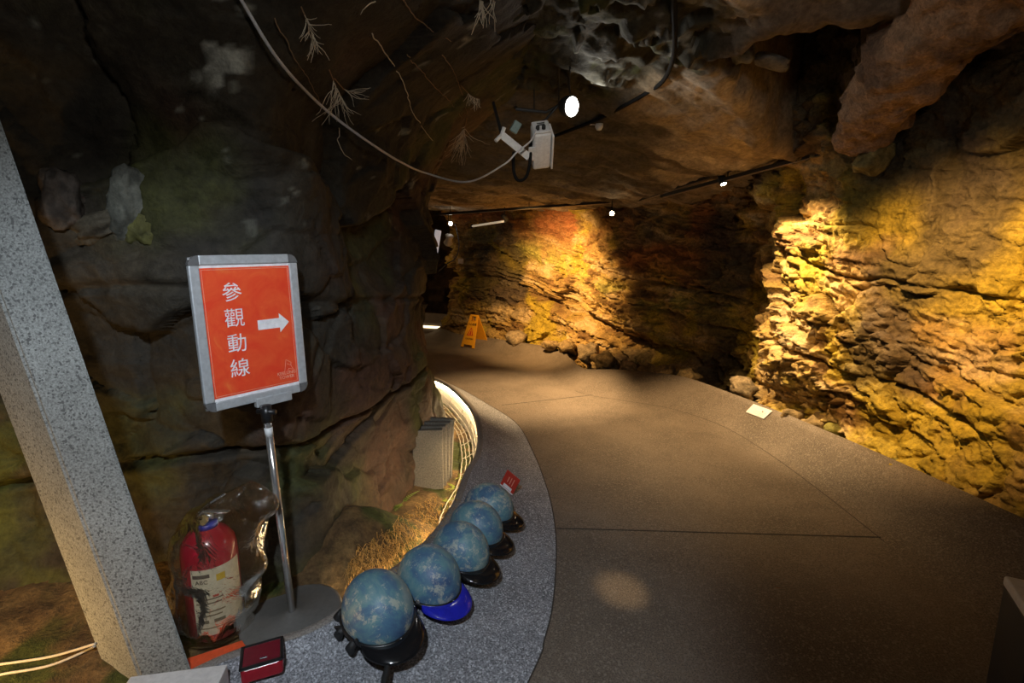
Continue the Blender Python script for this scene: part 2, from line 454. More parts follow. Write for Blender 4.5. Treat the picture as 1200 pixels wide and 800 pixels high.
amp = (sst(-.5, .3, vn(p3 * 1.6, 37)) * .7 + .4) * (1 - .5 * sst(lb - .45, lb - 1.0, l)) * (1 + .5 * np.exp(-((l - lb) / .6) ** 2) * sst(1.3, .8, z))
disp += ((r1 - .5) * .06 + (r2 - .5) * .07 * da + (r3 - .5) * .07 * db - .022 * (1 - sst(0, .12, e)) * (r2 > .4)) * amp
wa = l * 15 + .8 * vn(p3 * 18, 33); wb = hs * 26 + .9 * vn(p3 * 18, 34)
da, db, e, r1, r2, r3 = worley2(wa, wb, 17)
disp += ((r1 - .5) * .024 + (r2 - .5) * .03 * da + (r3 - .5) * .034 * db) * (.25 + .9 * amp)
disp += (1 - np.abs(fbm(np.stack([p3[:, 0] * 6, p3[:, 1] * 6, hs * 9], 1), 4, 57))) * .035
lay2 = np.floor(hs * 19 + .9 * vn(np.stack([l * 1.3, hs * 5, z0_], 1), 45)).astype(np.int64); disp += (_h(lay2, lay2 * 0, lay2 * 0, 4) - .5) * .045 * farw
disp += fbm(p3 * 2.0, 3, 50) * .05 + fbm(p3 * 26, 3, 55) * .006
# bedding cracks and undercut that run along the dipping layers
for hc, wd, dp in [(.62, .018, .07), (.28, .012, .04), (.95, .015, .05), (1.32, .012, .05), (-.02, .02, .06)]:
    hh = hs - hc - .03 * vn(np.stack([l * 1.5, z * 0, z * 0], 1), 60)
    disp -= dp * np.exp(-(hh / wd) ** 2) * (.35 + .65 * sst(-.3, .3, vn(np.stack([l * .8, z * 0 + hc * 9, z * 0], 1), 61)))
disp -= .22 * np.exp(-((hs + .22) / .10) ** 2) * farw
disp -= .16 * np.exp(-((z - .22) / .12) ** 2) * np.exp(-((l - lb - .1) / .55) ** 2)
disp += .14 * sst(.35, -.1, z)                                  # foot comes forward
disp += .10 * sst(1.75, 2.3, z)                                  # leans in towards the roof
Nn = np.repeat(nW, len(zs), 0); Pw = p3.copy(); Pw[:, :2] += Nn * disp[:, None]
Pw[:, 2] += fbm(p3 * 5, 2, 70) * .012
cl = np.tile([.40, .255, .075], (len(l), 1))
tn = fbm(np.stack([l * 2, hs * 9, z * 0], 1), 4, 80)
cl = mixc(cl, (.20, .11, .035), sst(.0, .7, tn)); cl = mixc(cl, (.52, .37, .17), sst(.1, .8, -tn))
nearw = sst(lb + .25, lb - .5, l)
moss = sst(-.25, .45, fbm(p3 * 2.4, 4, 90) + .35 * nearw - .25 * farw + .25 * sst(1.6, 1.95, z) * sst(lb + 1.0, lb + .2, l)); cl = mixc(cl, (.42, .305, .024), moss * .85)
cl = mixc(cl, (.36, .13, .045), farw * sst(.55, .95, hs) * sst(-.3, .5, fbm(p3 * 1.7, 3, 95) + .25) * .9)
cl = mixc(cl, (.34, .31, .06), farw * np.exp(-((hs - .42) / .13) ** 2) * sst(-.1, .4, fbm(p3 * 3, 3, 97)) * .8)
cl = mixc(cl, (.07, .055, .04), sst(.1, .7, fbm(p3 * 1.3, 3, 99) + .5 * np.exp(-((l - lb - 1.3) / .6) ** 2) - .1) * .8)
cl = mixc(cl, (.06, .045, .035), sst(1.5, 1.95, z + .22 * fbm(p3 * 2, 3, 101)) * sst(lb - .1, lb - .6, l) * .9)  # shade below the roof ridge, painted into the upper near rock colour
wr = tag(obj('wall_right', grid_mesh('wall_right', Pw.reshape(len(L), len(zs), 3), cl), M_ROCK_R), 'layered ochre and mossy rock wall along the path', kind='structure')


# ------------------------------------------------------------------ left wall: massive dark rock pier
LP = [(-4.6, .3), (-3.4, 1.1), (-2.5, 1.6), (-1.8, 1.82), (-1.15, 1.84), (-.85, 1.95), (-.80, 2.45), (-.72, 3.1), (-.67, 3.7), (-.86, 4.5), (-1.4, 5.3), (-2.3, 5.9), (-3.4, 6.2), (-5.0, 7.2)]
ll = spline(LP, 2000); ll, L2 = resample(ll, 560, lambda d: np.where((d > 1.5) & (d < 7.5), 1.0, .35))
zl = np.concatenate([np.linspace(-.3, 2.4, 230), np.linspace(2.43, 3.0, 14)])
nL = np.gradient(ll, axis=0); nL /= np.linalg.norm(nL, axis=1, keepdims=True); nL = np.stack([nL[:, 1], -nL[:, 0]], 1)
mid = len(L2) // 2
if nL[np.argmin(abs(ll[:, 1] - 3.1) + abs(ll[:, 0] + .64))][0] < 0: nL = -nL
LL, ZZ = np.meshgrid(L2, zl, indexing='ij'); l = LL.ravel(); z = ZZ.ravel()
p3 = np.stack([np.repeat(ll[:, 0], len(zl)), np.repeat(ll[:, 1], len(zl)), z], 1)
prof = np.interp(z, [-.3, .05, .25, .5, .9, 1.3, 1.7, 1.95, 2.15, 2.3, 2.6, 3.0], [.17, .11, .05, .0, -.02, -.02, .01, .07, .21, .43, .9, 1.5])
disp = prof + fbm(p3 * 1.1, 3, 120) * .10
ws = 0.12 * fbm(p3 * 1.5, 3, 121)
da, db, e, r1, r2, r3 = worley2(l * 1.1 + ws * 2, z * 1.7 + ws * 3, 23)
disp += (r1 - .5) * .11 + (r2 - .5) * .12 * da + (r3 - .5) * .12 * db - .012 * (1 - sst(0, .06, e))
da, db, e, r1, r2, r3 = worley2(l * 4 + ws * 4, z * 5 + ws * 4, 27)
disp += (r1 - .5) * .03 + (r2 - .5) * .03 * da + (r3 - .5) * .04 * db - .008 * (1 - sst(0, .08, e))
for z0, sl, dp in [(.62, .04, .07), (1.16, -.06, .03)]:
    hh = z - z0 - sl * (l - L2[mid]) - .05 * vn(np.stack([l * 1.3, z * 0, z * 0], 1), 130)
    disp -= dp * np.exp(-(hh / .016) ** 2) * sst(-.3, .3, vn(np.stack([l * .9, z * 0 + z0, z * 0], 1), 131) + .2); disp += .03 * sst(-.08, .05, hh)
disp += fbm(p3 * 9, 4, 125) * .012
Nn = np.repeat(nL, len(zl), 0); Pw = p3.copy(); Pw[:, :2] += Nn * disp[:, None]
cl = np.tile([.038, .031, .020], (len(l), 1)); t1 = fbm(p3 * 2.2, 4, 140)
cl = mixc(cl, (.028, .024, .017), sst(0, .6, t1)); cl = mixc(cl, (.056, .044, .028), sst(.2, .8, -t1))
cl = mixc(cl, (.060, .064, .016), sst(.1, .7, fbm(p3 * 1.8, 4, 142) + .35 * sst(1.3, .3, z)) * .75)
cl = mixc(cl, (.085, .040, .025), sst(.25, .7, fbm(p3 * 1.4, 3, 144)) * .7)
cl = mixc(cl, (.08, .085, .015), sst(.25, .6, fbm(p3 * 3, 3, 146)) * sst(-1.5, -2.0, p3[:, 0]) * sst(1.4, .6, z))
pale = None; uu = Pw - [0, 0, CAM_H]; sd_ = uu @ FWD; dd = np.hypot(uu[:, 0] / sd_ - (262 - 600) / FPX, ((uu @ DWN) / sd_ - (58 - 400) / FPX) * .6) * 2.0
cl = mixc(cl, (.40, .40, .34), sst(.13, .06, dd + .06 * fbm(p3 * 12, 3, 150)) * sst(-.25, .0, fbm(p3 * 16, 3, 151)))
cl = mixc(cl, (.30, .30, .24), sst(.85, 1.0, fbm(p3 * 14, 3, 153)) * sst(1.2, 1.9, z) * .6)
PL3 = Pw.reshape(len(L2), len(zl), 3)
wlf = tag(obj('wall_left', grid_mesh('wall_left', PL3, cl), M_ROCK_L), 'massive dark damp rock pier bulging towards the roof', kind='structure')

# back closure of the gallery
bl = spline([(-5.2, 6.5), (-4.6, 9.5), (-3.2, 11.2), (-1.8, 11.6), (-.8, 11.4)], 220); bz = np.linspace(-.4, 3, 80)
P = np.zeros((220, 80, 3)); P[:, :, :2] = bl[:, None]; P[:, :, 2] = bz; f = P.reshape(-1, 3); da, db, e, r1, r2, r3 = worley2(f[:, 0] * 2 + f[:, 1] * 2, f[:, 2] * 3, 31)
P[:, :, 1] -= ((r1 - .5) * .25 + (r3 - .5) * .3 * db + fbm(f * 3, 3, 170) * .08).reshape(220, 80)
cl = np.tile([.16, .10, .05], (220 * 80, 1)); cl = mixc(cl, (.05, .03, .02), sst(-.2, .5, fbm(f * 3, 3, 172)))
tag(obj('wall_back', grid_mesh('wall_back', P, cl), M_ROCK_R), 'dark rock at the far bend of the gallery', kind='structure')

# ------------------------------------------------------------------ ceiling
cps = np.array([(-4, 0, 2.7), (-4, 3, 2.4), (-2.5, 1.4, 2.45), (0, -1.5, 2.75), (0, 0, 2.75), (3, 0, 2.75), (.3, 1.8, 2.62), (.5, 2.5, 2.52), (1.4, 2.3, 2.5), (2.4, 2.2, 2.48), (-.6, 2.4, 2.42), (-.4, 3.2, 2.34),
                (.4, 3.3, 2.42), (1.1, 3.2, 2.36), (1.9, 3.8, 2.14), (.5, 4.4, 2.25), (1.5, 4.8, 2.04), (-.6, 4.4, 2.22), (.2, 5.6, 2.06), (1.2, 5.9, 1.95), (-1, 6, 2.1), (0, 7.2, 2.0), (-1, 8.5, 2.08), (-3, 8, 2.2), (-2, 11, 2.3), (3, 5, 2.0), (2, 8, 2.0), (-4, 6, 2.2), (-4.5, 11, 2.4)])


def tps(x, y):
    def U(r): return r * r * np.log(np.maximum(r, 1e-9))
    k = len(cps); K = U(np.hypot(cps[:, None, 0] - cps[None, :, 0], cps[:, None, 1] - cps[None, :, 1])) + np.eye(k) * .05
    Q = np.c_[np.ones(k), cps[:, :2]]; Mx = np.block([[K, Q], [Q.T, np.zeros((3, 3))]]); s = np.linalg.solve(Mx, np.r_[cps[:, 2], 0, 0, 0])
    out = s[k] + s[k + 1] * x + s[k + 2] * y
    for i in range(k): out = out + s[i] * U(np.hypot(x - cps[i, 0], y - cps[i, 1]))
    return out


def poly_sd(x, y, poly):
    """signed distance, positive inside"""
    d = np.full(x.shape, 1e9); ins = np.zeros(x.shape, bool); n = len(poly)
    for i in range(n):
        (ax, ay), (bx, by) = poly[i], poly[(i + 1) % n]; ex, ey = bx - ax, by - ay
        t = np.clip(((x - ax) * ex + (y - ay) * ey) / (ex * ex + ey * ey), 0, 1); d = np.minimum(d, np.hypot(x - ax - t * ex, y - ay - t * ey))
        c = ((ay > y) != (by > y)) & (x < ex * (y - ay) / (ey + 1e-12) + ax); ins ^= c
    return np.where(ins, d, -d)


xs = np.concatenate([np.linspace(-4.8, -1.6, 60), np.linspace(-1.58, 2.7, 240), np.linspace(2.75, 3.6, 14)]); ys = np.concatenate([np.linspace(-1.6, 1.2, 50), np.linspace(1.22, 6.2, 280), np.linspace(6.23, 11.6, 130)])
XX, YY = np.meshgrid(xs, ys, indexing='ij'); x = XX.ravel(); y = YY.ravel(); zc = tps(x, y); q = np.stack([x, y, zc * 0], 1)
jx = x + .05 * fbm(q * 4, 3, 201); jy = y + .05 * fbm(q * 4, 3, 202)
zc = zc + fbm(q * 1.2, 3, 205) * .035 + fbm(q * 6, 4, 206) * .014 + .02 * fbm(np.stack([x * 2 + y * 1.2, y * 9 - x * 5, x * 0], 1), 3, 207)
# rough, broken band running beside the hanging cable
band = [(.1, 2.0), (.55, 2.2), (1.0, 2.55), (1.0, 2.95), (.75, 3.35), (.35, 3.6), (-.15, 3.4), (-.2, 2.4)]
sb = sst(-.15, .12, poly_sd(jx, jy, band)); da, db, e, r1, r2, r3 = worley2(x * 5 + fbm(q * 5, 2, 210), y * 5, 41)
zc -= sb * (-.03 + (r1 - .5) * .06 + (r2 - .5) * .08 * da + (r3 - .5) * .08 * db + fbm(q * 10, 4, 212) * .016)
cleft = [(1.02, 2.90), (1.28, 2.68), (1.72, 2.56), (2.02, 2.85), (2.14, 3.35), (2.06, 3.80), (1.92, 3.72)]
sdc = poly_sd(jx, jy, cleft); mc = sst(-.02, .09, sdc); zc += mc * (.75 + .12 * fbm(q * 3, 3, 214))
zc -= .05 * np.exp(-((sdc + .09) / .07) ** 2)                     # rim hangs a little
Pc = np.stack([x, y, zc], 1); Pc[:, 0] += mc * .04 * fbm(Pc * 5, 3, 216)
cl = np.tile([.38, .315, .235], (len(x), 1)); st = fbm(np.stack([x * 1.2 + y * .8, y * 6 - x * 4, x * 0], 1), 4, 220)
cl = mixc(cl, (.13, .10, .07), sst(.05, .6, st)); cl = mixc(cl, (.54, .45, .34), sst(.2, .8, -st))
cl = mixc(cl, (.38, .28, .16), sst(0, .5, fbm(q * 2, 3, 222)) * .6)
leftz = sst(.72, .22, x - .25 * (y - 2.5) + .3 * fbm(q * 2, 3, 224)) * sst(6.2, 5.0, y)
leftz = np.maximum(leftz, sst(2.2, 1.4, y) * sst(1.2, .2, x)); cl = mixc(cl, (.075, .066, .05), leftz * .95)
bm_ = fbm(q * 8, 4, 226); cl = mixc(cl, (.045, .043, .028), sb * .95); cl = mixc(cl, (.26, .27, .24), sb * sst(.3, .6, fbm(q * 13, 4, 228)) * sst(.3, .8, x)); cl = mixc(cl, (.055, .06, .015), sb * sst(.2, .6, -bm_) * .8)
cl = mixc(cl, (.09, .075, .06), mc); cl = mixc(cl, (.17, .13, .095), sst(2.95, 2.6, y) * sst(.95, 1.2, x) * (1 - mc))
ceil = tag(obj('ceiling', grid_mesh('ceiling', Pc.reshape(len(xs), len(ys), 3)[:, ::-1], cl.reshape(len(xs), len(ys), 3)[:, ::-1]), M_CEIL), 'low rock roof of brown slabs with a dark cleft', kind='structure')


def rock_blob(name, c, size, rot, mat, col, seed, sub=4, rough=.25, parent=None):
    bm = bmesh.new(); bmesh.ops.create_icosphere(bm, subdivisions=sub, radius=1); v = np.array([w.co for w in bm.verts])
    v = np.sign(v) * np.abs(v) ** .8; r = 1 + fbm(v * 1.3 + seed, 3, seed) * rough + fbm(v * 5 + seed, 3, seed + 1) * rough * .22
    cut = np.round((v[:, 2] * r) * 3 + fbm(v * 2, 2, seed + 3)) / 3; v = v * r[:, None]; v[:, 2] = v[:, 2] * .9 + cut * .1
    for w_, p in zip(bm.verts, v): w_.co = Vector(p * np.array(size))
    bm.transform(Euler(rot).to_matrix().to_4x4()); bm.transform(Matrix.Translation(Vector(c)))
    me = bpy.data.meshes.new(name); bm.to_mesh(me); bm.free()
    a = me.color_attributes.new('rock_tone', 'FLOAT_COLOR', 'POINT'); n = len(me.vertices); cc = np.ones((n, 4)); q = v * 2 + seed
    k = mixc(np.tile(np.array(col), (n, 1)), np.array(col) * .5, sst(-.1, .6, fbm(q, 3, seed + 7))); cc[:, :3] = k; a.data.foreach_set('color', cc.reshape(-1))
    return obj(name, me, mat, parent, True)


# rock ridge that noses down out of the roof on the right
rp = spline([(2.14, 3.42, 2.04), (2.06, 3.15, 2.12), (1.98, 2.8, 2.26), (1.92, 2.4, 2.42), (1.86, 1.9, 2.58), (1.8, 1.2, 2.72), (1.8, .2, 2.8)], 170)
rr = np.interp(np.arange(170), [0, 4, 20, 60, 100, 169], [.02, .05, .085, .15, .21, .28]); an = np.linspace(0, 2 * np.pi, 97)
tg = np.gradient(rp, axis=0); tg /= np.linalg.norm(tg, axis=1, keepdims=True); s1 = np.cross(tg, [0, 0, 1.]); s1 /= np.linalg.norm(s1, axis=1, keepdims=True); s2 = np.cross(s1, tg)
P = rp[:, None] + rr[:, None, None] * (np.cos(an)[None, :, None] * s1[:, None] * 1.25 + np.sin(an)[None, :, None] * s2[:, None])
an3 = P.reshape(-1, 3); nrm = (P - rp[:, None]).reshape(-1, 3); nrm /= np.maximum(np.linalg.norm(nrm, axis=1, keepdims=True), 1e-6)
P = (an3 + nrm * (fbm(an3 * 4, 4, 240) * .05 + fbm(an3 * 18, 3, 241) * .014 + np.maximum(0, vn(an3 * 32, 247) - .25) * .022)[:, None]).reshape(P.shape); P[:, -1] = P[:, 0]
cl = np.tile([.36, .225, .135], (170 * 97, 1)); cl = mixc(cl, (.18, .11, .07), sst(-.1, .6, fbm(an3 * 3, 4, 243)))
obj('rock_ridge', grid_mesh('rock_ridge', P, cl), M_RIDGE, ceil)
rock_blob('stone', at(1006, 158, 3.05), (.05, .05, .09), (.2, .3, 0), M_CEIL, (.32, .22, .11), 5, 3, .25, ceil)
rock_blob('stone', at(1022, 185, 3.05), (.08, .08, .10), (.4, .1, 1), M_ROCK_R, (.28, .22, .08), 6, 3, .3, wr)
rock_blob('stone', at(905, 73, 2.75), (.10, .06, .03), (.1, .2, .3), M_CEIL, (.24, .22, .19), 8, 3, .2, ceil)
rock_blob('stone', at(868, 60, 2.72), (.07, .06, .05), (.1, .4, .8), M_CEIL, (.20, .20, .18), 9, 3, .3, ceil)
# rubble along the foot of the right wall
for i, (u, v, s, r) in enumerate([(757, 436, 5.75, .10), (735, 432, 5.9, .09), (778, 438, 5.6, .12), (805, 442, 5.3, .09), (665, 407, 7.0, .13), (645, 404, 7.2, .10), (690, 414, 6.6, .14), (707, 421, 6.25, .12),
                                  (930, 488, 3.9, .08), (955, 498, 3.75, .09), (985, 508, 3.55, .08), (1015, 520, 3.35, .09), (870, 455, 4.6, .11), (605, 396, 7.9, .14), (1050, 540, 3.1, .08)]):
    rock_blob('stone', at(u, v, s), (r * 1.2, r, r * .75), (random.uniform(-.4, .4), random.uniform(-.4, .4), random.uniform(0, 3)), M_ROCK_R, random.choice([(.33, .23, .10), (.26, .23, .05), (.36, .27, .15)]), 30 + i, 3, .35, wr)
# pale rock lumps on the left wall


def ray_hit_left(u, v):
    r = ray(u, v); o = np.array([0, 0, CAM_H]); V = PL3.reshape(-1, 3) - o; s = V @ FWD; ok = s > .3
    e = np.hypot(V[:, 0] / s - r[0], (V @ DWN) / s - r @ DWN); e[~ok] = 9
    c = np.where(e < max(.012, e.min() * 1.5))[0]; return float(s[c].min())


def left_at(u, v, back=0.0): return at(u, v, ray_hit_left(u, v) + back)


rock_blob('stone', left_at(76, 234, .02), (.060, .06, .095), (.1, .1, .2), M_ROCK_L, (.105, .085, .068), 12, 4, .25, wlf)
rock_blob('stone', left_at(152, 240, .03), (.055, .06, .12), (.1, .12, .1), M_ROCK_L, (.16, .165, .135), 13, 4, .3, wlf)
rock_blob('stone', left_at(163, 262, .04), (.055, .06, .075), (.0, -.12, .1), M_ROCK_L, (.12, .115, .035), 16, 4, .3, wlf)
rock_blob('stone', left_at(122, 266, .03), (.11, .06, .045), (.0, -.35, .1), M_ROCK_L, (.10, .085, .058), 14, 4, .3, wlf)
rock_blob('stone', left_at(440, 640, .02), (.13, .10, .11), (.0, .1, .4), M_ROCK_L, (.14, .12, .05), 15, 4, .35, wlf)

# ================================================================== objects
bpy.context.view_layer.update()
DG = bpy.context.evaluated_depsgraph_get()


def hit(u, v, back=0.0):
    """where the line of sight through a photo pixel meets the built rock or ground"""
    r = Vector(ray(u, v)); n = r.length
    ok, loc, nor, *_ = SC.ray_cast(DG, Vector((0, 0, CAM_H)), r / n)
    return np.array(loc - r / n * back) if ok else at(u, v, 4.0)


def ground(x, y):
    ok, loc, *_ = SC.ray_cast(DG, Vector((x, y, .9)), Vector((0, 0, -1)))
    return loc.z if ok else 0.0


def frame(o, xa, za):
    z_ = Vector(za).normalized(); x_ = Vector(xa); x_ = (x_ - z_ * x_.dot(z_)).normalized(); y_ = z_.cross(x_)
    M = Matrix((x_, y_, z_)).transposed().to_4x4(); M.translation = Vector(o); return M


def frame_x(o, xa, zref):
    x_ = Vector(xa).normalized(); z_ = Vector(zref); z_ = (z_ - x_ * z_.dot(x_)).normalized(); y_ = z_.cross(x_)
    M = Matrix((x_, y_, z_)).transposed().to_4x4(); M.translation = Vector(o); return M


def text_mesh(s, size, mat, name, parent, M, bold=0.0, align='CENTER', depth=.0004):
    cu = bpy.data.curves.new(name, 'FONT'); cu.body = s; cu.size = size; cu.align_x = align; cu.align_y = 'CENTER'; cu.offset = bold; cu.extrude = depth; cu.resolution_u = 3
    t = bpy.data.objects.new('tmp', cu); link(t); bpy.context.view_layer.update()
    me = bpy.data.meshes.new_from_object(t.evaluated_get(bpy.context.evaluated_depsgraph_get())); bpy.data.objects.remove(t); bpy.data.curves.remove(cu)
    me.transform(M); me.materials.clear(); return obj(name, me, mat, parent)


# ------------------------------------------------------------------ leaning concrete strut
b0 = Vector((-1.106, 1.35, .02)); b1 = Vector((-1.35, 1.35, 1.276)); dr = (b1 - b0).normalized(); top = b0 + dr * 2.44
xa = Vector((.142, .028, 0)); ya = Vector((-.22, .112, 0))
bm = bmesh.new(); r0 = []; r1 = []
for (a, b) in ((0, 0), (1, 0), (1, 1), (0, 1)):
    o_ = xa * a + ya * b; r0.append(bm.verts.new(b0 + o_)); r1.append(bm.verts.new(top + o_))
bm.faces.new(r0); bm.faces.new(r1[::-1])
for i in range(4): bm.faces.new((r0[i], r0[(i + 1) % 4], r1[(i + 1) % 4], r1[i]))
bmesh.ops.bevel(bm, geom=[e for e in bm.edges if abs((e.verts[0].co - e.verts[1].co).normalized().dot(dr)) > .9], offset=.008, segments=2, affect='EDGES')
tag(obj('concrete_strut', bm, M_BEAM), 'leaning speckled grey concrete strut propped against the rock roof', 'strut')

# ------------------------------------------------------------------ sign stand
RED = NT('poster_red_print')
c = RED.ramp(RED.noise(9, 4, .6, 1.5), [(.35, (.82, .060, .024)), (.62, (.88, .11, .035)), (.75, (.90, .19, .05))]); RED.l(c, RED.b.inputs['Base Color'])
RED.b.inputs['Roughness'].default_value = .35; RED.b.inputs['Coat Weight'].default_value = .6; RED.b.inputs['Coat Roughness'].default_value = .08; M_POSTER = RED.m
M_PRINTW = plain('white_print', (.85, .84, .86), .4); M_PRINTO = plain('pale_orange_print', (.85, .42, .30), .4)
cen = Vector(at(296, 386, 1.70)); rv = Vector(at(358, 374, 1.84) - at(234, 389, 1.57)).normalized()
uv_ = Vector(at(286, 297, 1.655) - at(307, 466, 1.745)); uv_ = (uv_ - rv * uv_.dot(rv)).normalized(); nv = rv.cross(uv_)
MB_ = Matrix((rv, uv_, nv)).transposed().to_4x4(); MB_.translation = cen
pb = Vector(onz(343, 724, .115)); zg = .115; pb.z = zg
sign = thing('sign_stand', 'red notice board with white arrow on chrome pole stand', 'sign', pb)
iv = Matrix.Translation(-pb)
W, H, fw, ft = .345, .490, .030, .018
MS = iv @ MB_
fr = obj('sign_frame', box_bm(W - .01, H - .01, ft * .5, (0, 0, -ft * .5), 0, 2, MS), M_ALUDARK, sign)
for sx in (-1, 1):
    obj('frame_rail', box_bm(fw, H - 2 * fw, ft, (sx * (W - fw) / 2, 0, 0), .004, 2, MS), M_ALU, fr)
    obj('frame_rail', box_bm(W - 2 * fw, fw, ft, (0, sx * (H - fw) / 2, 0), .004, 2, MS), M_ALU, fr)
    for sy in (-1, 1):
        r = fw; pts = [(0, 0), (-r, 0), (-r, r * .0)]
        cp = [(0, 0)] + [(r * math.cos(a), r * math.sin(a)) for a in np.linspace(0, math.pi / 2, 7)]
        obj('corner_cap', prism_bm(cp, ft, MS @ Matrix.Translation((sx * (W / 2 - fw), sy * (H / 2 - fw), 0)) @ Matrix.Diagonal((sx, sy, 1, 1)), -ft / 2), M_ALUDARK, fr)
pw, ph = W - 2 * fw + .004, H - 2 * fw + .004
po = obj('poster', box_bm(pw, ph, .002, (0, 0, .001), 0, 2, MS), M_PRINTW, sign)
rw, rh = pw - .003, ph - .022
obj('red_print', box_bm(rw, rh, .0012, (0, 0, .0022), 0, 2, MS), M_POSTER, po)
zt = .0034
for k, ch in enumerate('參觀動線'):
    text_mesh(ch, rw * .225, M_PRINTW, 'lettering', po, MS @ Matrix.Translation((-rw * .19 , rh * (.30 - .2 * k), zt)), .0)
ax0, ax1, ay = rw * .06, rw * .44, rh * .03; hw = rh * .040
obj('arrow', prism_bm([(ax0, ay - hw), (ax1 - .034, ay - hw), (ax1 - .034, ay - hw * 2), (ax1, ay), (ax1 - .034, ay + hw * 2), (ax1 - .034, ay + hw), (ax0, ay + hw)], .0006, MS, zt), M_PRINTW, po)
text_mesh('KEELUNG', .0155, M_PRINTO, 'lettering', po, MS @ Matrix.Translation((rw * .35, -rh * .405, zt)))
text_mesh('TOWER', .0155, M_PRINTO, 'lettering', po, MS @ Matrix.Translation((rw * .35, -rh * .44, zt)))
lg = bmesh.new(); lx, ly = rw * .37, -rh * .34
for a, b in (((-.012, -.022), (-.004, .020)), ((-.004, .020), (.014, .008)), ((.014, .008), (.012, -.002)), ((.012, -.002), (.020, -.018)), ((.020, -.018), (.004, -.012)), ((.004, -.012), (-.002, -.022)), ((-.002, .006), (.012, -.002))):
    tube_bm([(lx + a[0], ly + a[1], 0), (lx + b[0], ly + b[1], 0)], .0006, 4, lg)
lg.transform(MS @ Matrix.Translation((0, 0, zt))); obj('logo', lg, M_PRINTO, po)
for sgn in (-1, 1):
    obj('border_line', box_bm(.0012, rh - .012, .0005, (sgn * (rw / 2 - .006), 0, zt), 0, 1, MS), M_PRINTO, po)
    obj('border_line', box_bm(rw - .012, .0012, .0005, (0, sgn * (rh / 2 - .006), zt), 0, 1, MS), M_PRINTO, po)
obj('bracket', box_bm(.125, .032, .022, (.045, -H / 2 - .004, .002), .003, 2, MS), M_ALU, sign)
ptop = Vector(at(312, 482, 1.72)); pk = ptop - pb
obj('pole', tube_bm([(0, 0, .012), pk * .5, pk], .0125, 20), M_CHROME, sign, True)
pd = pk.normalized()
obj('clamp', join_bm(tube_bm([pk - pd * .035, pk + pd * .022], .0175, 14), tube_bm([pk - Vector((.03, 0, 0)), pk + Vector((.034, -.006, 0))], .009, 10)), M_BLACK, sign, True)
obj('sticker', tube_bm([pk - pd * .085, pk - pd * .055], .0131, 20), M_WHITE, sign, True)
Mtilt = Euler((math.radians(2), math.radians(-3), 0)).to_matrix().to_4x4()
obj('base_plate', lathe_bm([(0, .0), (.166, .0), (.170, .004), (.168, .012), (.155, .016), (.03, .019), (.02, .03), (0, .03)], 56, None, Mtilt), plain('dark_grey_base', (.12, .115, .105), .45), sign, True)

# ------------------------------------------------------------------ fire extinguisher in a clear bag
ex = Vector((-1.035, 1.60, 0)); ex.z = ground(ex.x, ex.y) + .002
fe = thing('fire_extinguisher', 'red fire extinguisher wrapped in a clear bag beside the strut', 'extinguisher', ex)
R_ = .086
M_EXRED = plain('extinguisher_red', (.42, .012, .030), .28, 0, None, 0, None, .4)
obj('cylinder', lathe_bm([(0, .006), (R_ - .012, .0), (R_, .012), (R_, .30), (R_ * .93, .335), (R_ * .7, .366), (.034, .384), (.026, .39), (0, .39)], 40), M_EXRED, fe, True)
obj('collar', lathe_bm([(0, .384), (.034, .384), (.034, .400), (.022, .404), (0, .404)], 24), plain('blue_collar', (.03, .05, .42), .35), fe, True)
vb = obj('valve', join_bm(lathe_bm([(0, .404), (.017, .404), (.019, .438), (.012, .446), (0, .446)], 18), tube_bm([(-.03, -.004, .428), (.034, -.012, .428)], .009, 10)), M_CHROME, fe, True)
obj('lever', box_bm(.135, .020, .007, (.05, 0, 0), .003, 2, Matrix.Translation((-.01, -.01, .452)) @ Euler((0, -.55, -.2)).to_matrix().to_4x4()), M_CHROME, vb)
obj('lever', box_bm(.125, .020, .006, (.05, 0, 0), .003, 2, Matrix.Translation((-.01, -.01, .444)) @ Euler((0, -.10, -.2)).to_matrix().to_4x4()), M_CHROME, vb)
obj('gauge', lathe_bm([(0, 0), (.016, 0), (.016, .012), (0, .012)], 18, None, Matrix.Translation((.01, -.026, .424)) @ Matrix.Rotation(math.pi / 2, 4, 'X')), plain('gauge_brass', (.7, .55, .25), .3, .6), vb)
tube = spline([(-.03, 0, .43), (-.075, .02, .40), (-.085, .045, .30), (-.085, .05, .14)], 20); obj('hose', tube_bm(tube, .011, 10), M_BLACK, fe, True)


def cyl_patch(r, a0, a1, z0, z1, name, mat, n=14, thick=.0):
    P = np.array([[(r * math.cos(a), r * math.sin(a), z_) for z_ in np.linspace(z0, z1, 2)] for a in np.linspace(a0, a1, n)]); return obj(name, grid_mesh(name, P), mat, fe)


lab = cyl_patch(R_ + .0012, math.radians(-100), math.radians(10), .035, .275, 'label_sheet', plain('label_cream', (.80, .72, .52), .45))
for i, (z0, z1, a0, a1, c_) in enumerate([(.245, .258, -96, -62, (.12, .10, .08)), (.185, .193, -94, -66, (.05, .05, .05)), (.165, .170, -94, -40, (.2, .15, .1)), (.15, .155, -94, -44, (.2, .15, .1)), (.12, .125, -94, -38, (.25, .18, .1)),
                                          (.105, .11, -94, -45, (.25, .18, .1)), (.08, .092, -90, -72, (.2, .18, .12)), (.08, .092, -62, -40, (.2, .18, .12)), (.172, .180, -60, -48, (.6, .08, .05)), (.226, .250, -50, -32, (.75, .50, .05)), (.06, .064, -94, -30, (.25, .18, .1))]):
    o_ = cyl_patch(R_ + .0020, math.radians(a0), math.radians(a1), z0, z1, 'label_print', plain('label_ink_%d' % i, c_, .5), 8); o_.parent = lab
am = math.radians(-78)
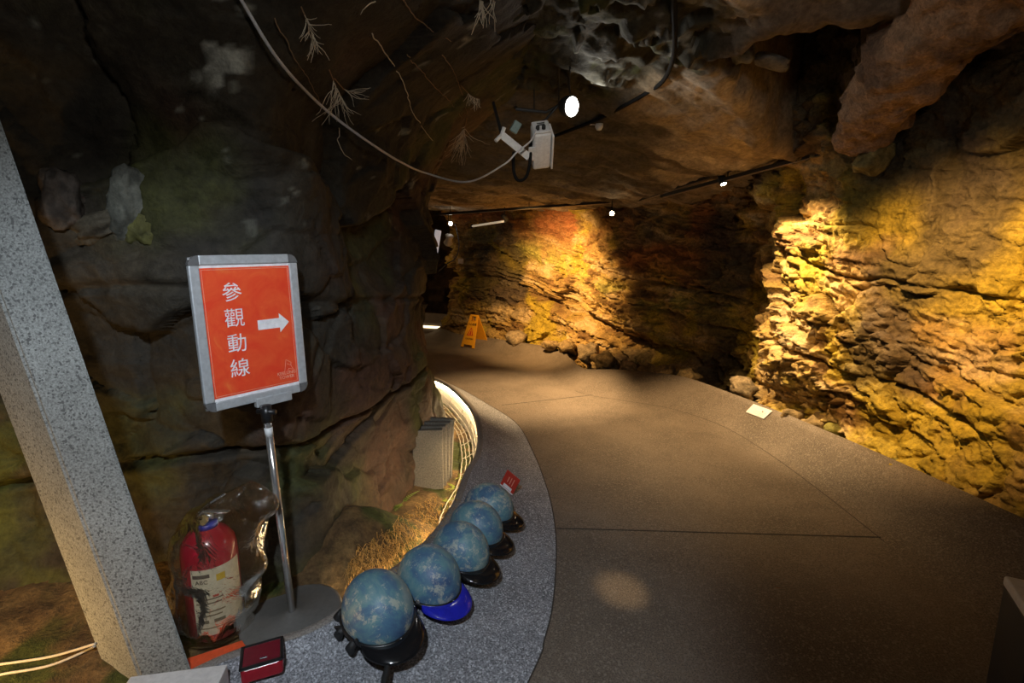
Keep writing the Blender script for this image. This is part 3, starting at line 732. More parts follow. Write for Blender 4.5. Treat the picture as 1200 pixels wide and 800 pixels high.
text_mesh('ABC', .020, plain('label_ink', (.10, .08, .07), .5), 'lettering', lab, frame((math.cos(am) * (R_ + .0035), math.sin(am) * (R_ + .0035), .232), (-math.sin(am), math.cos(am), 0), (math.cos(am), math.sin(am), 0)))

BG = NT('clear_plastic_film'); tr = BG.n('ShaderNodeBsdfTransparent'); tr.inputs[0].default_value = (.93, .91, .86, 1)
gl = BG.n('ShaderNodeBsdfGlossy'); gl.inputs['Roughness'].default_value = .14; gl.inputs['Color'].default_value = (.95, .93, .88, 1); df = BG.n('ShaderNodeBsdfTranslucent'); df.inputs[0].default_value = (.55, .50, .42, 1)
fre = BG.n('ShaderNodeFresnel'); fre.inputs['IOR'].default_value = 1.28; bp = BG.n('ShaderNodeBump'); bp.inputs['Strength'].default_value = .55; bp.inputs['Distance'].default_value = .02
BG.l(BG.noise(14, 4, .6, 1.2), bp.inputs['Height']); BG.l(bp.outputs[0], gl.inputs['Normal']); BG.l(bp.outputs[0], fre.inputs['Normal'])
m1 = BG.n('ShaderNodeMixShader'); m1.inputs[0].default_value = .16; BG.l(tr.outputs[0], m1.inputs[1]); BG.l(df.outputs[0], m1.inputs[2])
m2 = BG.n('ShaderNodeMixShader'); BG.l(fre.outputs[0], m2.inputs[0]); BG.l(m1.outputs[0], m2.inputs[1]); BG.l(gl.outputs[0], m2.inputs[2]); BG.l(m2.outputs[0], BG.out.inputs[0])
kz = [0, .004, .02, .10, .20, .30, .38, .44, .49, .52, .545]
cx = [0.0, 0.0, .0, .008, .015, .03, .05, .085, .12, .15, .16]; rx = [.01, .11, .132, .140, .142, .146, .148, .136, .105, .06, .004]; ry = [.01, .105, .122, .130, .128, .122, .108, .080, .052, .02, .003]
q_ = np.linspace(0, 10, 70); tz = np.interp(q_, range(11), kz); P = np.zeros((70, 73, 3)); th = np.linspace(0, 2 * np.pi, 73)
P[:, :, 0] = np.interp(q_, range(11), cx)[:, None] + np.interp(q_, range(11), rx)[:, None] * np.cos(th) * (1 + .04 * np.cos(3 * th + tz[:, None] * 9)); P[:, :, 1] = np.interp(q_, range(11), ry)[:, None] * np.sin(th); P[:, :, 2] = tz[:, None]
wgt = sst(0, .05, P[:, :, 2]) * sst(.55, .50, P[:, :, 2]); f = P.reshape(-1, 3); dsp = ((1 - np.abs(fbm(f * [9, 9, 6], 3, 300))) * .03 - .022).reshape(70, 73) * wgt; dsp[:, -1] = dsp[:, 0]
cc_ = np.stack([np.broadcast_to(np.interp(q_, range(11), cx)[:, None], (70, 73)), P[:, :, 1] * 0, P[:, :, 2]], 2); d_ = P - cc_; d_ /= np.maximum(np.linalg.norm(d_, axis=2, keepdims=True), 1e-6); P = P + d_ * dsp[:, :, None]
# a gathered corner that points towards the pole
pull = np.exp(-((P[:, :, 2] - .46) / .06) ** 2) * np.exp(-((np.mod(th + .35 + np.pi, 2 * np.pi) - np.pi) / .5) ** 2)[None]; P[:, :, 0] += pull * .06; P[:, :, 2] += pull * .02
pull = np.exp(-((P[:, :, 2] - .26) / .05) ** 2) * np.exp(-((np.mod(th + .4 + np.pi, 2 * np.pi) - np.pi) / .45) ** 2)[None]; P[:, :, 0] += pull * .05
bag = obj('plastic_bag', grid_mesh('plastic_bag', P), BG.m); bag.location = ex; tag(bag, 'crumpled clear plastic bag pulled over the red extinguisher', 'plastic bag')

# ------------------------------------------------------------------ small things by the strut
o_ = obj('orange_strip', box_bm(.215, .052, .010, (0, 0, .005), .002), plain('orange_plastic', (.75, .085, .02), .4))
pa = Vector(onz(214, 782, .11)); pb2 = Vector(onz(288, 757, .11)); o_.location = (pa + pb2) / 2; o_.location.z = .108; o_.rotation_euler = (0, 0, math.atan2(pb2.y - pa.y, pb2.x - pa.x)); tag(o_, 'flat orange plastic strip between the extinguisher and the red lamp', 'strip')
rl = thing('red_lamp', 'small red square lamp with black rim on the kerb', 'lamp', (-.775, 1.395, .112), (0, 0, math.radians(24)))
rl.location.z = max(ground(-.775, 1.395), .10) + .003
obj('body', box_bm(.118, .098, .052, (0, 0, .026), .012, 3), plain('red_translucent_plastic', (.34, .008, .018), .25), rl)
obj('rim', join_bm(*[box_bm(a, b, .008, c_, .003, 2) for a, b, c_ in ((.122, .010, (0, .046, .055)), (.122, .010, (0, -.046, .055)), (.010, .102, (.056, 0, .055)), (.010, .102, (-.056, 0, .055)))]), M_BLACK, rl)
obj('lens', box_bm(.104, .084, .006, (0, 0, .054), .002, 2), plain('red_lens', (.16, .008, .020), .35), rl)
obj('button', box_bm(.020, .006, .004, (.005, -.026, .058), .001, 1), M_BLACK, rl)
wb = obj('white_board', box_bm(.26, .24, .075, (0, 0, .0375), .003), plain('white_board_face', (.66, .63, .60), .45)); wb.location = (-.955, 1.195, .114); wb.rotation_euler = (0, 0, math.radians(10)); tag(wb, 'white flat-topped box at the foot of the concrete strut', 'box')
for i, pts in enumerate([[(-90, 792), (-30, 783), (0, 778), (60, 769), (112, 754)], [(-90, 812), (-30, 798), (0, 790), (60, 779), (112, 757)]]):
    w3 = [hit(u, v, .012) if u < 0 or u > 0 else hit(1, v, .012) for u, v in pts]
    o_ = obj('cream_cable', tube_bm(spline(w3, 40), .0042, 8), M_ROPE, None, True); tag(o_, ['upper cream cable on the soil left of the strut', 'lower cream cable on the soil left of the strut'][i], 'cable', 'cream cables on the soil')

M_GRASSY = plain('dry_grass_straw', (.42, .24, .06), .7)
bm = bmesh.new(); rg = random.Random(5)
for i in range(2600):
    u = rg.uniform(405, 535); v = rg.uniform(585, 705)
    if abs(v - (706 - (u - 400) * .80)) > 45: continue
    p = Vector(hit(u, v)); 
    if p.y > 3 or p.z > .45 or p.y < 1.6: continue
    if np.min(np.hypot(A[:, 0] - p.x, A[:, 1] - p.y)) < .02 or p.x > np.interp(p.y, A[40:300, 1], A[40:300, 0]): continue
    d = Vector((rg.uniform(-.1, .8), rg.uniform(-.9, -.1), rg.uniform(-.25, .5))).normalized(); L_ = rg.uniform(.03, .10); w_ = rg.uniform(.0010, .0022); sd = d.cross(Vector((0, 0, 1))).normalized() * w_
    m_ = p + d * L_ * .5 + Vector((0, 0, .012)); e_ = p + d * L_ + Vector((0, 0, -.012))
    a, b, c_, d2 = bm.verts.new(p - sd), bm.verts.new(p + sd), bm.verts.new(m_ + sd * .8), bm.verts.new(m_ - sd * .8); bm.faces.new((a, b, c_, d2)); bm.faces.new((d2, c_, bm.verts.new(e_)))
g_ = obj('dry_grass', bm, M_GRASSY); tag(g_, 'matted dry straw grass on the bank behind the helmets', 'grass', kind='stuff')

# ------------------------------------------------------------------ helmets in a row on the ledge
HM = NT('weathered_blue_paint'); oi = HM.n('ShaderNodeObjectInfo'); va = HM.n('ShaderNodeVectorMath', operation='ADD'); HM.l(HM.tc.outputs['Object'], va.inputs[0]); HM.l(oi.outputs['Location'], va.inputs[1]); f1 = HM.noise(8, 6, .7, .6, va.outputs[0]); f2 = HM.noise(17, 10, .82, .25, va.outputs[0])
c = HM.ramp(f1, [(.34, (.050, .095, .20)), (.47, (.075, .165, .26)), (.56, (.12, .25, .28)), (.70, (.24, .32, .33))])
mk = HM.ramp(f2, [(.52, (0, 0, 0)), (.555, (.35, .35, .35)), (.575, (.8, .8, .8))]); bw = HM.n('ShaderNodeRGBToBW'); HM.l(mk, bw.inputs[0]); c = HM.mix(bw.outputs[0], c, (.44, .45, .37)); HM.l(c, HM.b.inputs['Base Color'])
HM.b.inputs['Roughness'].default_value = .48; HM.bump(f2, .1, .002)
M_VISK = plain('glossy_black_visor', (.010, .010, .011), .12, 0, None, 0, .6); M_VISB = plain('glossy_blue_visor', (.018, .022, .42), .15)


def helmet(label, u, v, s, R, yaw, vis, strap=False, seed=0, tilt=0.0, lift=.02):
    
    for _ in range(12):
        p = Vector(at(u, v, s)); gz = ground(p.x, p.y); s *= (CAM_H - gz - lift - .045) / (CAM_H - p.z)
    R = R * s / FPX
    t = thing('half_helmet', label, 'helmet', (p.x, p.y, gz + lift), (math.radians(tilt), math.radians(7), math.radians(yaw)), 'helmets in a row on the kerb')
    a, b, c_ = R * 1.05, R * .89, R * 1.02; hz = .045
    bm = bmesh.new(); n, m = 48, 20; rings = []
    for j in range(m + 1):
        ph = math.pi / 2 * (1 - j / m) - .16 * (j / m) if False else math.pi / 2 - (math.pi / 2 + .14) * j / m
        rings.append([bm.verts.new((a * math.cos(ph) * math.cos(2 * math.pi * k / n), b * math.cos(ph) * math.sin(2 * math.pi * k / n), hz + c_ * math.sin(ph))) for k in range(n)] if j else [bm.verts.new((0, 0, hz + c_))])
    for j in range(m):
        for k in range(n):
            if j == 0: bm.faces.new((rings[0][0], rings[1][k], rings[1][(k + 1) % n]))
            else: bm.faces.new((rings[j][k], rings[j + 1][k], rings[j + 1][(k + 1) % n], rings[j][(k + 1) % n]))
    bm.faces.new(rings[-1][::-1])
    bm.transform(Matrix.Rotation(seed, 4, 'Z') if False else Matrix.Identity(4))
    sh = obj('shell', bm, HM.m, t, True)
    zr = hz + c_ * math.sin(-.14); ring = [(a * 1.0 * math.cos(q), b * 1.0 * math.sin(q), zr) for q in np.linspace(0, 2 * math.pi, 49)]
    obj('rim', tube_bm(ring, .0075, 8), M_BLACK, t, True)
    obj('liner', lathe_bm([(0, -lift * .9), (R * .60, -lift * .9), (R * .9, zr), (0, zr)], 36, None, Matrix.Diagonal((1.06, .95, 1, 1))), M_BLACKMATT, t, True)
    # visor: curved peak sweeping out and down from the front rim
    NA, NR = 25, 9; P = np.zeros((NA, NR, 3))
    for i, q in enumerate(np.linspace(-1.0, 1.0, NA)):
        ext = .066 * R / .125 * max(0, math.cos(q * 1.45)) ** .7
        for j, r in enumerate(np.linspace(0, 1, NR)): P[i, j] = (a * math.cos(q) * 1.01 + ext * r * math.cos(q * .6), b * math.sin(q) * 1.01 + ext * r * math.sin(q * .6), zr + .004 - .022 * r * r * (.5 + math.cos(q) * .5))
    vo = obj('visor', grid_mesh('visor', P), vis, t); md = vo.modifiers.new('s', 'SOLIDIFY'); md.thickness = .003; md.offset = 0
    for sg in (-1, 1):
        q = sg * 1.12; obj('snap_button', lathe_bm([(0, 0), (.008, 0), (.008, .003), (.005, .005), (0, .005)], 14, None, frame((a * math.cos(q) * 1.01, b * math.sin(q) * 1.01, zr + .012), (0, 0, 1), (math.cos(q), math.sin(q), .1))), M_CHROME if vis is M_VISB else M_BLACK, t)
    if strap:
        q = -1.75; s0 = Vector((a * math.cos(q), b * math.sin(q), zr)); iv_ = (Matrix.Translation(t.location) @ t.rotation_euler.to_matrix().to_4x4()).inverted()
        wp = [Vector(onz(450, 772, .125)), Vector(onz(450, 800, .118)), Vector(onz(448, 840, .112))]
        pth = [s0, s0 + Vector((-.01, -.012, -.012))] + [iv_ @ w_ for w_ in wp]; pth = spline([tuple(p_) for p_ in pth], 26)
        P = np.stack([pth + np.array([.010, .004, .0]), pth + np.array([.0, .0, .003]), pth - np.array([.010, .004, 0])], 1); so = obj('strap', grid_mesh('strap', P), M_BLACKMATT, t); md = so.modifiers.new('s', 'SOLIDIFY'); md.thickness = .003
        obj('buckle', box_bm(.030, .018, .008, tuple(s0 + Vector((-.008, -.012, -.008))), .003, 2), M_BLACK, t)
        for qq in (-2.3, -1.75, -1.2):
            e_ = Vector((a * math.cos(qq), b * math.sin(qq), zr)); tube_bm([e_, e_ + Vector((-.006, -.016, -.022)), e_ + Vector((-.004, -.010, -.040))], [.012, .016, .012], 10, (ear := bmesh.new())); obj('ear_pad', ear, M_BLACKMATT, t, True)
    return t


helmet('largest blue helmet with dangling black chin strap, next to the sign base', 443, 713, 1.72, 44.5, -48, M_VISK, True, .3, 4, .045)
helmet('blue helmet with a glossy blue visor', 501, 678, 1.94, 38.5, -40, M_VISB, False, 1.1, -3, .03)
helmet('blue helmet with black visor next to the blue-visored one', 538, 646, 2.18, 34, -34, M_VISK, False, 2.2, -4, .028)
helmet('blotchy blue helmet with black visor between two black-visored helmets', 556, 619, 2.42, 31.5, -28, M_VISK, False, 3.4, -4, .02)
helmet('greyish blue helmet with black visor beside the small red card', 571, 595, 2.66, 28.5, -22, M_VISK, False, 4.0, -4, .012)

# ------------------------------------------------------------------ red card and white plaque
s_ = 2.92; TL, TR, BR, BL = [Vector(at(*q)) for q in ((587, 553, s_ + .02), (601, 565, s_ - .02), (601, 587, s_ + .0), (586, 574, s_ + .04))]
cd = thing('red_card', 'small red card with white print standing behind the helmets', 'card', (BL + BR) / 2); O = cd.location.copy()
gz = ground(O.x, O.y); dz = Vector((0, 0, gz + .003 - min(BL.z, BR.z)))
cx_ = ((BR - BL).normalized()); cu_ = ((TL - BL) + (TR - BR)).normalized(); cu_ = (cu_ - cx_ * cu_.dot(cx_)).normalized(); cn = cx_.cross(cu_)
cw = ((BR - BL).length + (TR - TL).length) / 2; chh = ((TL - BL).length + (TR - BR).length) / 2
cd.location = Vector((O.x, O.y, gz + .002)); MC = Matrix((cx_, cu_, cn)).transposed().to_4x4(); Zs = abs(cx_.z) * cw / 2
MC.translation = Vector((0, 0, Zs))
obj('card_sheet', box_bm(cw, chh, .004, (0, chh / 2, 0), .0008, 1, MC), plain('red_card_print', (.55, .045, .025), .4), cd)
obj('white_patch', box_bm(cw * .62, chh * .18, .0008, (0, chh * .16, .0024), 0, 1, MC), M_PRINTW, cd)
for k in range(3): obj('print_line', box_bm(cw * .05, chh * (.45 - .06 * k), .0006, (cw * (.2 - .18 * k), chh * .58, .0024), 0, 1, MC), M_PRINTO, cd)
obj('foot', box_bm(cw, .006, .012, (0, .002, 0), .001, 1, MC), M_WHITE, cd)
q4 = [hit(u, v, .006) for u, v in ((874, 483), (883, 474), (905, 482), (895, 491))]; ctr = Vector(np.mean(q4, 0)); bm = bmesh.new()
lo = [bm.verts.new(Vector(p) - ctr) for p in q4]; hi_ = [bm.verts.new(Vector(p) - ctr + Vector((0, 0, .006))) for p in q4]; bm.faces.new(lo[::-1]); bm.faces.new(hi_)
for i in range(4): bm.faces.new((lo[i], lo[(i + 1) % 4], hi_[(i + 1) % 4], hi_[i]))
pq = thing('notice_plaque', 'white rectangular notice plate lying on the right path edge', 'plaque', ctr); obj('plate', bm, plain('plaque_white', (.85, .80, .76), .5), pq)
P4 = [Vector(p) - ctr + Vector((0, 0, .0066)) for p in q4]


def bil(a, b): return (P4[0] * (1 - a) + P4[3] * a) * (1 - b) + (P4[1] * (1 - a) + P4[2] * a) * b


for a0, a1, b0_, b1_ in ((.30, .9, .15, .19), (.30, .85, .30, .34), (.34, .9, .45, .49)):
    bm = bmesh.new(); bm.faces.new([bm.verts.new(bil(a, b)) for a, b in ((a0, b0_), (a1, b0_), (a1, b1_), (a0, b1_))]); obj('print_line', bm, plain('plaque_ink', (.62, .48, .46), .5), pq)
obj('dot', lathe_bm([(0, 0), (.008, 0), (.008, .002), (0, .002)], 12, None, Matrix.Translation(bil(.68, .62))), plain('plaque_dot', (.25, .05, .06), .5), pq)

# ------------------------------------------------------------------ wet floor sign
wp_ = onz(549, 408, -.12); wz = ground(wp_[0], wp_[1])
M_YEL = plain('yellow_plastic', (.80, .36, .02), .4)
ws_ = thing('wet_floor_sign', 'yellow folding wet floor warning sign at the bend', 'sign', (wp_[0] + .10, wp_[1] + .06, wz), (0, 0, math.radians(-40)))
hgt, spread = .50, .34


def aboard(sign_):
    lean = math.atan2(spread / 2, hgt); ln = math.hypot(hgt, spread / 2)
    return Matrix.Translation((0, -sign_ * spread / 2, .002)) @ Matrix.Rotation(math.pi / 2 - sign_ * lean, 4, 'X'), ln


for sg, nm in ((1, 'front_panel'), (-1, 'rear_panel')):
    Mx, ln = aboard(sg); wb_, wt_ = .15, .085; wv_ = lambda y_: wb_ + (wt_ - wb_) * y_ / ln
    def strip(x0, x1, y0, y1, x2, x3): return prism_bm([(x0, y0), (x1, y0), (x3, y1), (x2, y1)], .010, Mx, -.005)
    y1_, y2_, y3_ = ln * .08, ln * .80, ln * .95
    parts = [strip(-wv_(0), -wv_(0) + .055, 0, y1_, -wv_(y1_), -wv_(y1_) + .055), strip(wv_(0) - .055, wv_(0), 0, y1_, wv_(y1_) - .055, wv_(y1_)), strip(-wv_(y1_), wv_(y1_), y1_, y2_, -wv_(y2_), wv_(y2_)),
             strip(-wv_(y2_), -wv_(y2_) + .045, y2_, y3_, -wv_(y3_), -wv_(y3_) + .04), strip(wv_(y2_) - .045, wv_(y2_), y2_, y3_, wv_(y3_) - .04, wv_(y3_)), strip(-wv_(y3_), wv_(y3_), y3_, ln, -wt_, wt_)]
    pn = obj(nm, join_bm(*parts), M_YEL, ws_)
    if sg == 1:
        T = lambda x_, y_: Mx @ Matrix.Translation((x_, y_, .0056))
        obj('warning_triangle', join_bm(*[prism_bm([(-.07, 0), (.07, 0), (.07 - .014, .012), (-.07 + .014, .012)], .001, T(0, ln * .36)), prism_bm([(-.07, 0), (-.052, 0), (.006, .13), (-.006, .13)], .001, T(0, ln * .36)), prism_bm([(.052, 0), (.07, 0), (.006, .13), (-.006, .13)], .001, T(0, ln * .36)),
                                          prism_bm([(-.018, .018), (.02, .018), (.012, .075), (-.004, .075)], .001, T(0, ln * .36))]), plain('warning_red', (.55, .03, .02), .4), pn)
        text_mesh('小心地滑', .045, M_BLACK, 'lettering', pn, T(0, ln * .70), .001)
        text_mesh('CAUTION', .036, M_BLACK, 'lettering', pn, T(0, ln * .26), .001)

# ------------------------------------------------------------------ trough: slabs, wires, fern, grass
sb_ = Vector(hit(508, 574)); sb_.z = ground(sb_.x, sb_.y)
lbl = ['front concrete paving slab of the stack beside the rock pier', 'second concrete paving slab, just behind the front one in the stack', 'third concrete paving slab, between the second and the hindmost', 'hindmost concrete paving slab of the stack beside the rock pier']
for k in range(4):
    o_ = obj('paving_slab', box_bm(.195 - .010 * k, .048, .40 + .012 * k, (0, 0, .20), .004, 1), M_SLAB); o_.location = (sb_.x - .035 + .016 * k, sb_.y + .03 + .060 * k, sb_.z - .005); o_.rotation_euler = (math.radians(-5), math.radians(1.0 * k), math.radians(6 - 2 * k)); tag(o_, lbl[k], 'slab', 'paving slabs stacked on edge')
ks = np.arange(int(NS * 6.2 / 15), int(NS * 12.6 / 15), 2); bm = bmesh.new()
for off, dz_ in ((.030, -.10), (.045, -.14), (.065, -.18), (.09, -.205), (.12, -.215), (.15, -.22)):
    tube_bm(alongA(ks, off, dz_) + RNG.normal(0, .002, (len(ks), 3)), .0035, 5, bm)
wm = obj('wire_mesh', bm, plain('galvanised_wire', (.45, .40, .32), .5, .3)); tag(wm, 'curved run of wire mesh lying in the lit trough', 'wire mesh')
for k in ks[::7]: obj('cross_wire', tube_bm([alongA(np.array([k]), o2, d2)[0] for o2, d2 in ((.030, -.10), (.065, -.18), (.12, -.215), (.15, -.22))], .003, 5), wm.data.materials[0], wm)


def leafy(name, base, fr_n, ln, mat, label, cat, spread=1.0, seed=0, up=.7):
    rg = random.Random(seed); t = thing(name, label, cat, base)
    for i in range(fr_n):
        az = rg.uniform(-1, 1) * spread * math.pi; el = rg.uniform(.3, 1.1) * up; L_ = ln * rg.uniform(.7, 1.1); pts = []
        for s in np.linspace(0, 1, 12): pts.append(Vector((math.cos(az) * L_ * s * math.cos(el * (1 - .9 * s)), math.sin(az) * L_ * s * math.cos(el * (1 - .9 * s)), L_ * math.sin(el) * s * (1 - .55 * s))))
        bm = tube_bm(pts, .0009, 4)
        for j in range(2, 12):
            d = (pts[j] - pts[j - 1]).normalized(); side = d.cross(Vector((0, 0, 1))).normalized(); lw = ln * .22 * (1 - j / 13.5)
            for sg in (-1, 1):
                b_ = pts[j]; tip = b_ + side * sg * lw + d * lw * .35 + Vector((0, 0, -.1 * lw)); a1 = b_ + side * sg * lw * .4 + d * lw * .35; a2 = b_ + side * sg * lw * .5 - d * lw * .06
                bm.faces.new([bm.verts.new(x_) for x_ in (b_, a2, tip, a1)])
        obj('frond', bm, mat, t)
    return t


M_FERN = plain('fern_green', (.16, .26, .03), .5); M_MOSSY = plain('young_green_leaf', (.28, .36, .03), .5)
fp = hit(470, 590, .0); leafy('fern', Vector(fp), 9, .13, M_FERN, 'small green fern at the foot of the rock pier', 'fern', 1.0, 4)
for i, (u, v) in enumerate([(540, 572), (546, 560), (533, 588)]):
    leafy('seedling', Vector(hit(u - 6, v, 0)), 6, .07, M_MOSSY, ['seedling by the last helmet, under the kerb nose', 'seedling nearest the wire mesh under the kerb nose', 'seedling beside the blotchy helmet'][i], 'plant', 1.0, 20 + i)
# ------------------------------------------------------------------ camera housing, flood lamp, cables on the roof
S0 = 3.1
ch0 = Vector(at(634, 150, S0)); ch1 = Vector(at(633, 186, S0 + .20)); axz = (ch0 - ch1).normalized(); cl_ = .27
cam_h = thing('camera_housing', 'pale grey surveillance camera housing on a bracket under the roof', 'camera', ch0); MH = frame((0, 0, 0), (1, .25, 0), axz)
bd = obj('housing_body', box_bm(.115, .115, cl_, (0, 0, -cl_ / 2), .018, 4, MH), M_GREYHOUSING, cam_h); autosmooth(bd)
obj('sun_shield', box_bm(.012, .125, cl_ * .93, (.066, 0, -cl_ / 2 - .012), .004, 2, MH), M_GREYHOUSING, cam_h)
obj('end_cap', box_bm(.105, .105, .012, (0, 0, .006), .01, 3, MH), M_WHITE, cam_h)
for k, (x_, y_) in enumerate(((-.025, -.022), (.012, -.022))): obj('cable_gland', lathe_bm([(0, 0), (.012, 0), (.012, .018), (.006, .024), (0, .024)], 14, None, MH @ Matrix.Translation((x_, y_, .012))), M_BLACK, cam_h)
for k in range(2): obj('vent_plate', box_bm(.045, .008, .004, (.002, .012 + .016 * k, .0135), .001, 1, MH), M_BLACK, cam_h)
obj('red_mark', box_bm(.003, .014, .03, (.0735, -.03, -.05), 0, 1, MH), plain('red_sticker', (.5, .03, .03), .5), cam_h)
arm0 = Vector(at(588, 158, S0 + .02)) - ch0; arm1 = Vector(at(620, 184, S0 + .10)) - ch0
obj('bracket_arm', box_bm((arm1 - arm0).length, .030, .045, (0, 0, 0), .004, 2, frame_x((arm0 + arm1) / 2, arm1 - arm0, (0, -.3, 1))), M_GREYHOUSING, cam_h)
obj('bracket_end', join_bm(tube_bm([Vector(at(591, 149, S0)) - ch0, Vector(at(588, 158, S0 + .02)) - ch0, Vector(at(581, 165, S0)) - ch0], .012, 8)), M_GREYHOUSING, cam_h)
obj('bracket_plate', box_bm(.05, .012, .10, (0, 0, 0), .003, 2, frame(Vector(at(624, 180, S0 + .09)) - ch0, (1, .2, 0), axz)), M_GREYHOUSING, cam_h)
obj('mounting_rod', tube_bm([arm0, Vector(hit(578, 120)) - ch0], .010, 8), M_BLACKMATT, cam_h)

lp = Vector(at(670, 125, 3.15)); ld = Vector((.62, -.72, -.22)).normalized()
fl = thing('flood_lamp', 'round black flood lamp with bright white face under the roof', 'lamp', lp); ML = frame((0, 0, 0), (0, 0, 1), ld)
obj('lamp_body', lathe_bm([(0, -.085), (.030, -.082), (.055, -.06), (.064, -.03), (.066, .0), (.060, .004), (.058, .0), (0, .0)], 32, None, ML), M_BLACKMATT, fl, True)
obj('lamp_face', lathe_bm([(0, .003), (.056, .003), (.056, .001), (0, .001)], 32, None, ML), M_LAMPGLOW, fl)
obj('yoke', join_bm(tube_bm([Vector(at(668, 110, 3.15)) - lp, Vector(at(667, 98, 3.15)) - lp, Vector(hit(668, 78)) - lp], .006, 8), tube_bm([Vector(at(662, 120, 3.18)) - lp, Vector(at(656, 121, 3.2)) - lp, Vector(at(640, 140, 3.2)) - lp, Vector(at(628, 146, 3.2)) - lp], .009, 8)), M_BLACKMATT, fl, True)
spot('flood_lamp_beam', lp + ld * .02, lp + ld, 9, WHITE, 165, .6, .05)

wc = [hit(215, -150, .01), hit(235, -95, .02), hit(258, -45, .03), hit(284, 2, .03), hit(330, 75, .05), hit(380, 127, .06), hit(430, 165, .14), hit(470, 190, .16), hit(500, 203, .2), at(548, 213, 2.95), at(590, 193, 3.05), at(606, 178, 3.05), at(622, 165, 3.05), at(628, 152, 3.07)]
o_ = obj('white_cable', tube_bm(spline(wc, 120), .0055, 8), M_CABLEW, None, True); tag(o_, 'long white cable sagging from the roof to the camera housing', 'cable')


def surf_cable(name, label, pix, r, mat, back=.02, n=60, group=None):
    o_ = obj(name, tube_bm(spline([hit(max(0, min(1199, u)), v, back) for u, v in pix], n), r, 8), mat, None, True); return tag(o_, label, 'cable', group)


surf_cable('black_cable', 'thick black cable curving down over pale rough rock in the roof', [(789, -25), (790, 10), (791, 45), (788, 72), (776, 96), (756, 110), (735, 122), (705, 138), (675, 150), (648, 160)], .013, M_CABLEK, .035)
lo_ = [at(602, 178, 3.2), at(602, 200, 3.2), at(607, 211, 3.2), at(616, 208, 3.2), at(621, 190, 3.2), at(622, 165, 3.15)]
o_ = obj('black_cable', tube_bm(spline(lo_, 40), .010, 8), M_CABLEK, None, True); tag(o_, 'black cable loop drooping under the camera housing', 'cable')
o_ = obj('black_bar', join_bm(tube_bm([hit(604, 126, -.01), at(606, 128, 3.25), at(640, 132, 3.25), at(658, 122, 3.22)], .011, 8), tube_bm([at(626, 131, 3.25), hit(626, 100, -.02)], .004, 6), tube_bm([at(655, 122, 3.22), hit(655, 78, -.02)], .005, 6)), M_BLACKMATT, None); tag(o_, 'black support bar with thin hanger rods beside the flood lamp', 'bar')
jb = obj('terminal_box', box_bm(.05, .04, .07, (0, 0, 0), .006, 2), plain('teal_tinted_plastic', (.22, .30, .28), .35)); jb.location = at(604, 149, 3.2); jb.rotation_euler = (.2, .5, .3); tag(jb, 'small teal-tinted terminal box beside the camera bracket', 'box')
se = thing('ceiling_sensor', 'small grey dome sensor fixed to the brown roof slab', 'sensor', hit(702, 147, .0)); se.rotation_euler = (0, 0, 0)
obj('dome', lathe_bm([(0, -.035), (.018, -.03), (.028, -.012), (.030, .01), (0, .01)], 18), M_GREYHOUSING, se, True); obj('sensor_bracket', box_bm(.07, .02, .012, (-.03, 0, .008), .003, 2), M_GREYHOUSING, se)

# ------------------------------------------------------------------ track rails and their spots


def rail(label, a, b, h=.028):
    a, b = Vector(a), Vector(b); t = thing('track_rail', label, 'track rail', (a + b) / 2); d = b - a
    obj('rail_body', box_bm(d.length, .034, h, (0, 0, 0), .002, 1, frame_x((0, 0, 0), d, (0, 0, 1))), M_BLACKMATT, t)
    obj('rail_cover', box_bm(d.length * .96, .030, .005, (0, 0, -h / 2 - .0025), .001, 1, frame_x((0, 0, 0), d, (0, 0, 1))), plain('rail_aluminium', (.42, .34, .26), .35, .6), t)
    for f_ in (-.42, 0, .42):
        p = d * f_; obj('hanger', tube_bm([p, p + Vector((0, 0, .16))], .004, 6), M_BLACKMATT, t)
    return a, d


a1_, d1_ = rail('long dark track rail under the brown roof slab, towards the bend', at(512, 251, 7.3), at(762, 233, 5.55))
rail('track rail with a pale open end by the roof cleft', at(750, 234, 5.5), at(935, 173, 3.75))
rail('short track rail lying along the top of the right rock wall', at(775, 230, 5.2), at(968, 178, 3.5))


def track_spot(label, p, tgt, glow, r=.032):
    p = Vector(p); d = (Vector(tgt) - p).normalized(); t = thing('track_spotlight', label, 'spotlight', p, group='track spotlights'); Mx = frame((0, 0, 0), (0, .3, 1), d)
    obj('lamp_can', lathe_bm([(0, -.10), (r * .9, -.10), (r, -.095), (r, .0), (r * .88, .0), (r * .85, -.008), (0, -.008)], 20, None, Mx), M_BLACKMATT, t, True)
    obj('lamp_face', lathe_bm([(0, -.004), (r * .8, -.004), (r * .8, -.006), (0, -.006)], 20, None, Mx), glow, t)
    obj('stem', tube_bm([-d * .05, -d * .05 + Vector((0, 0, .13))], .007, 8), M_BLACKMATT, t)
    return t


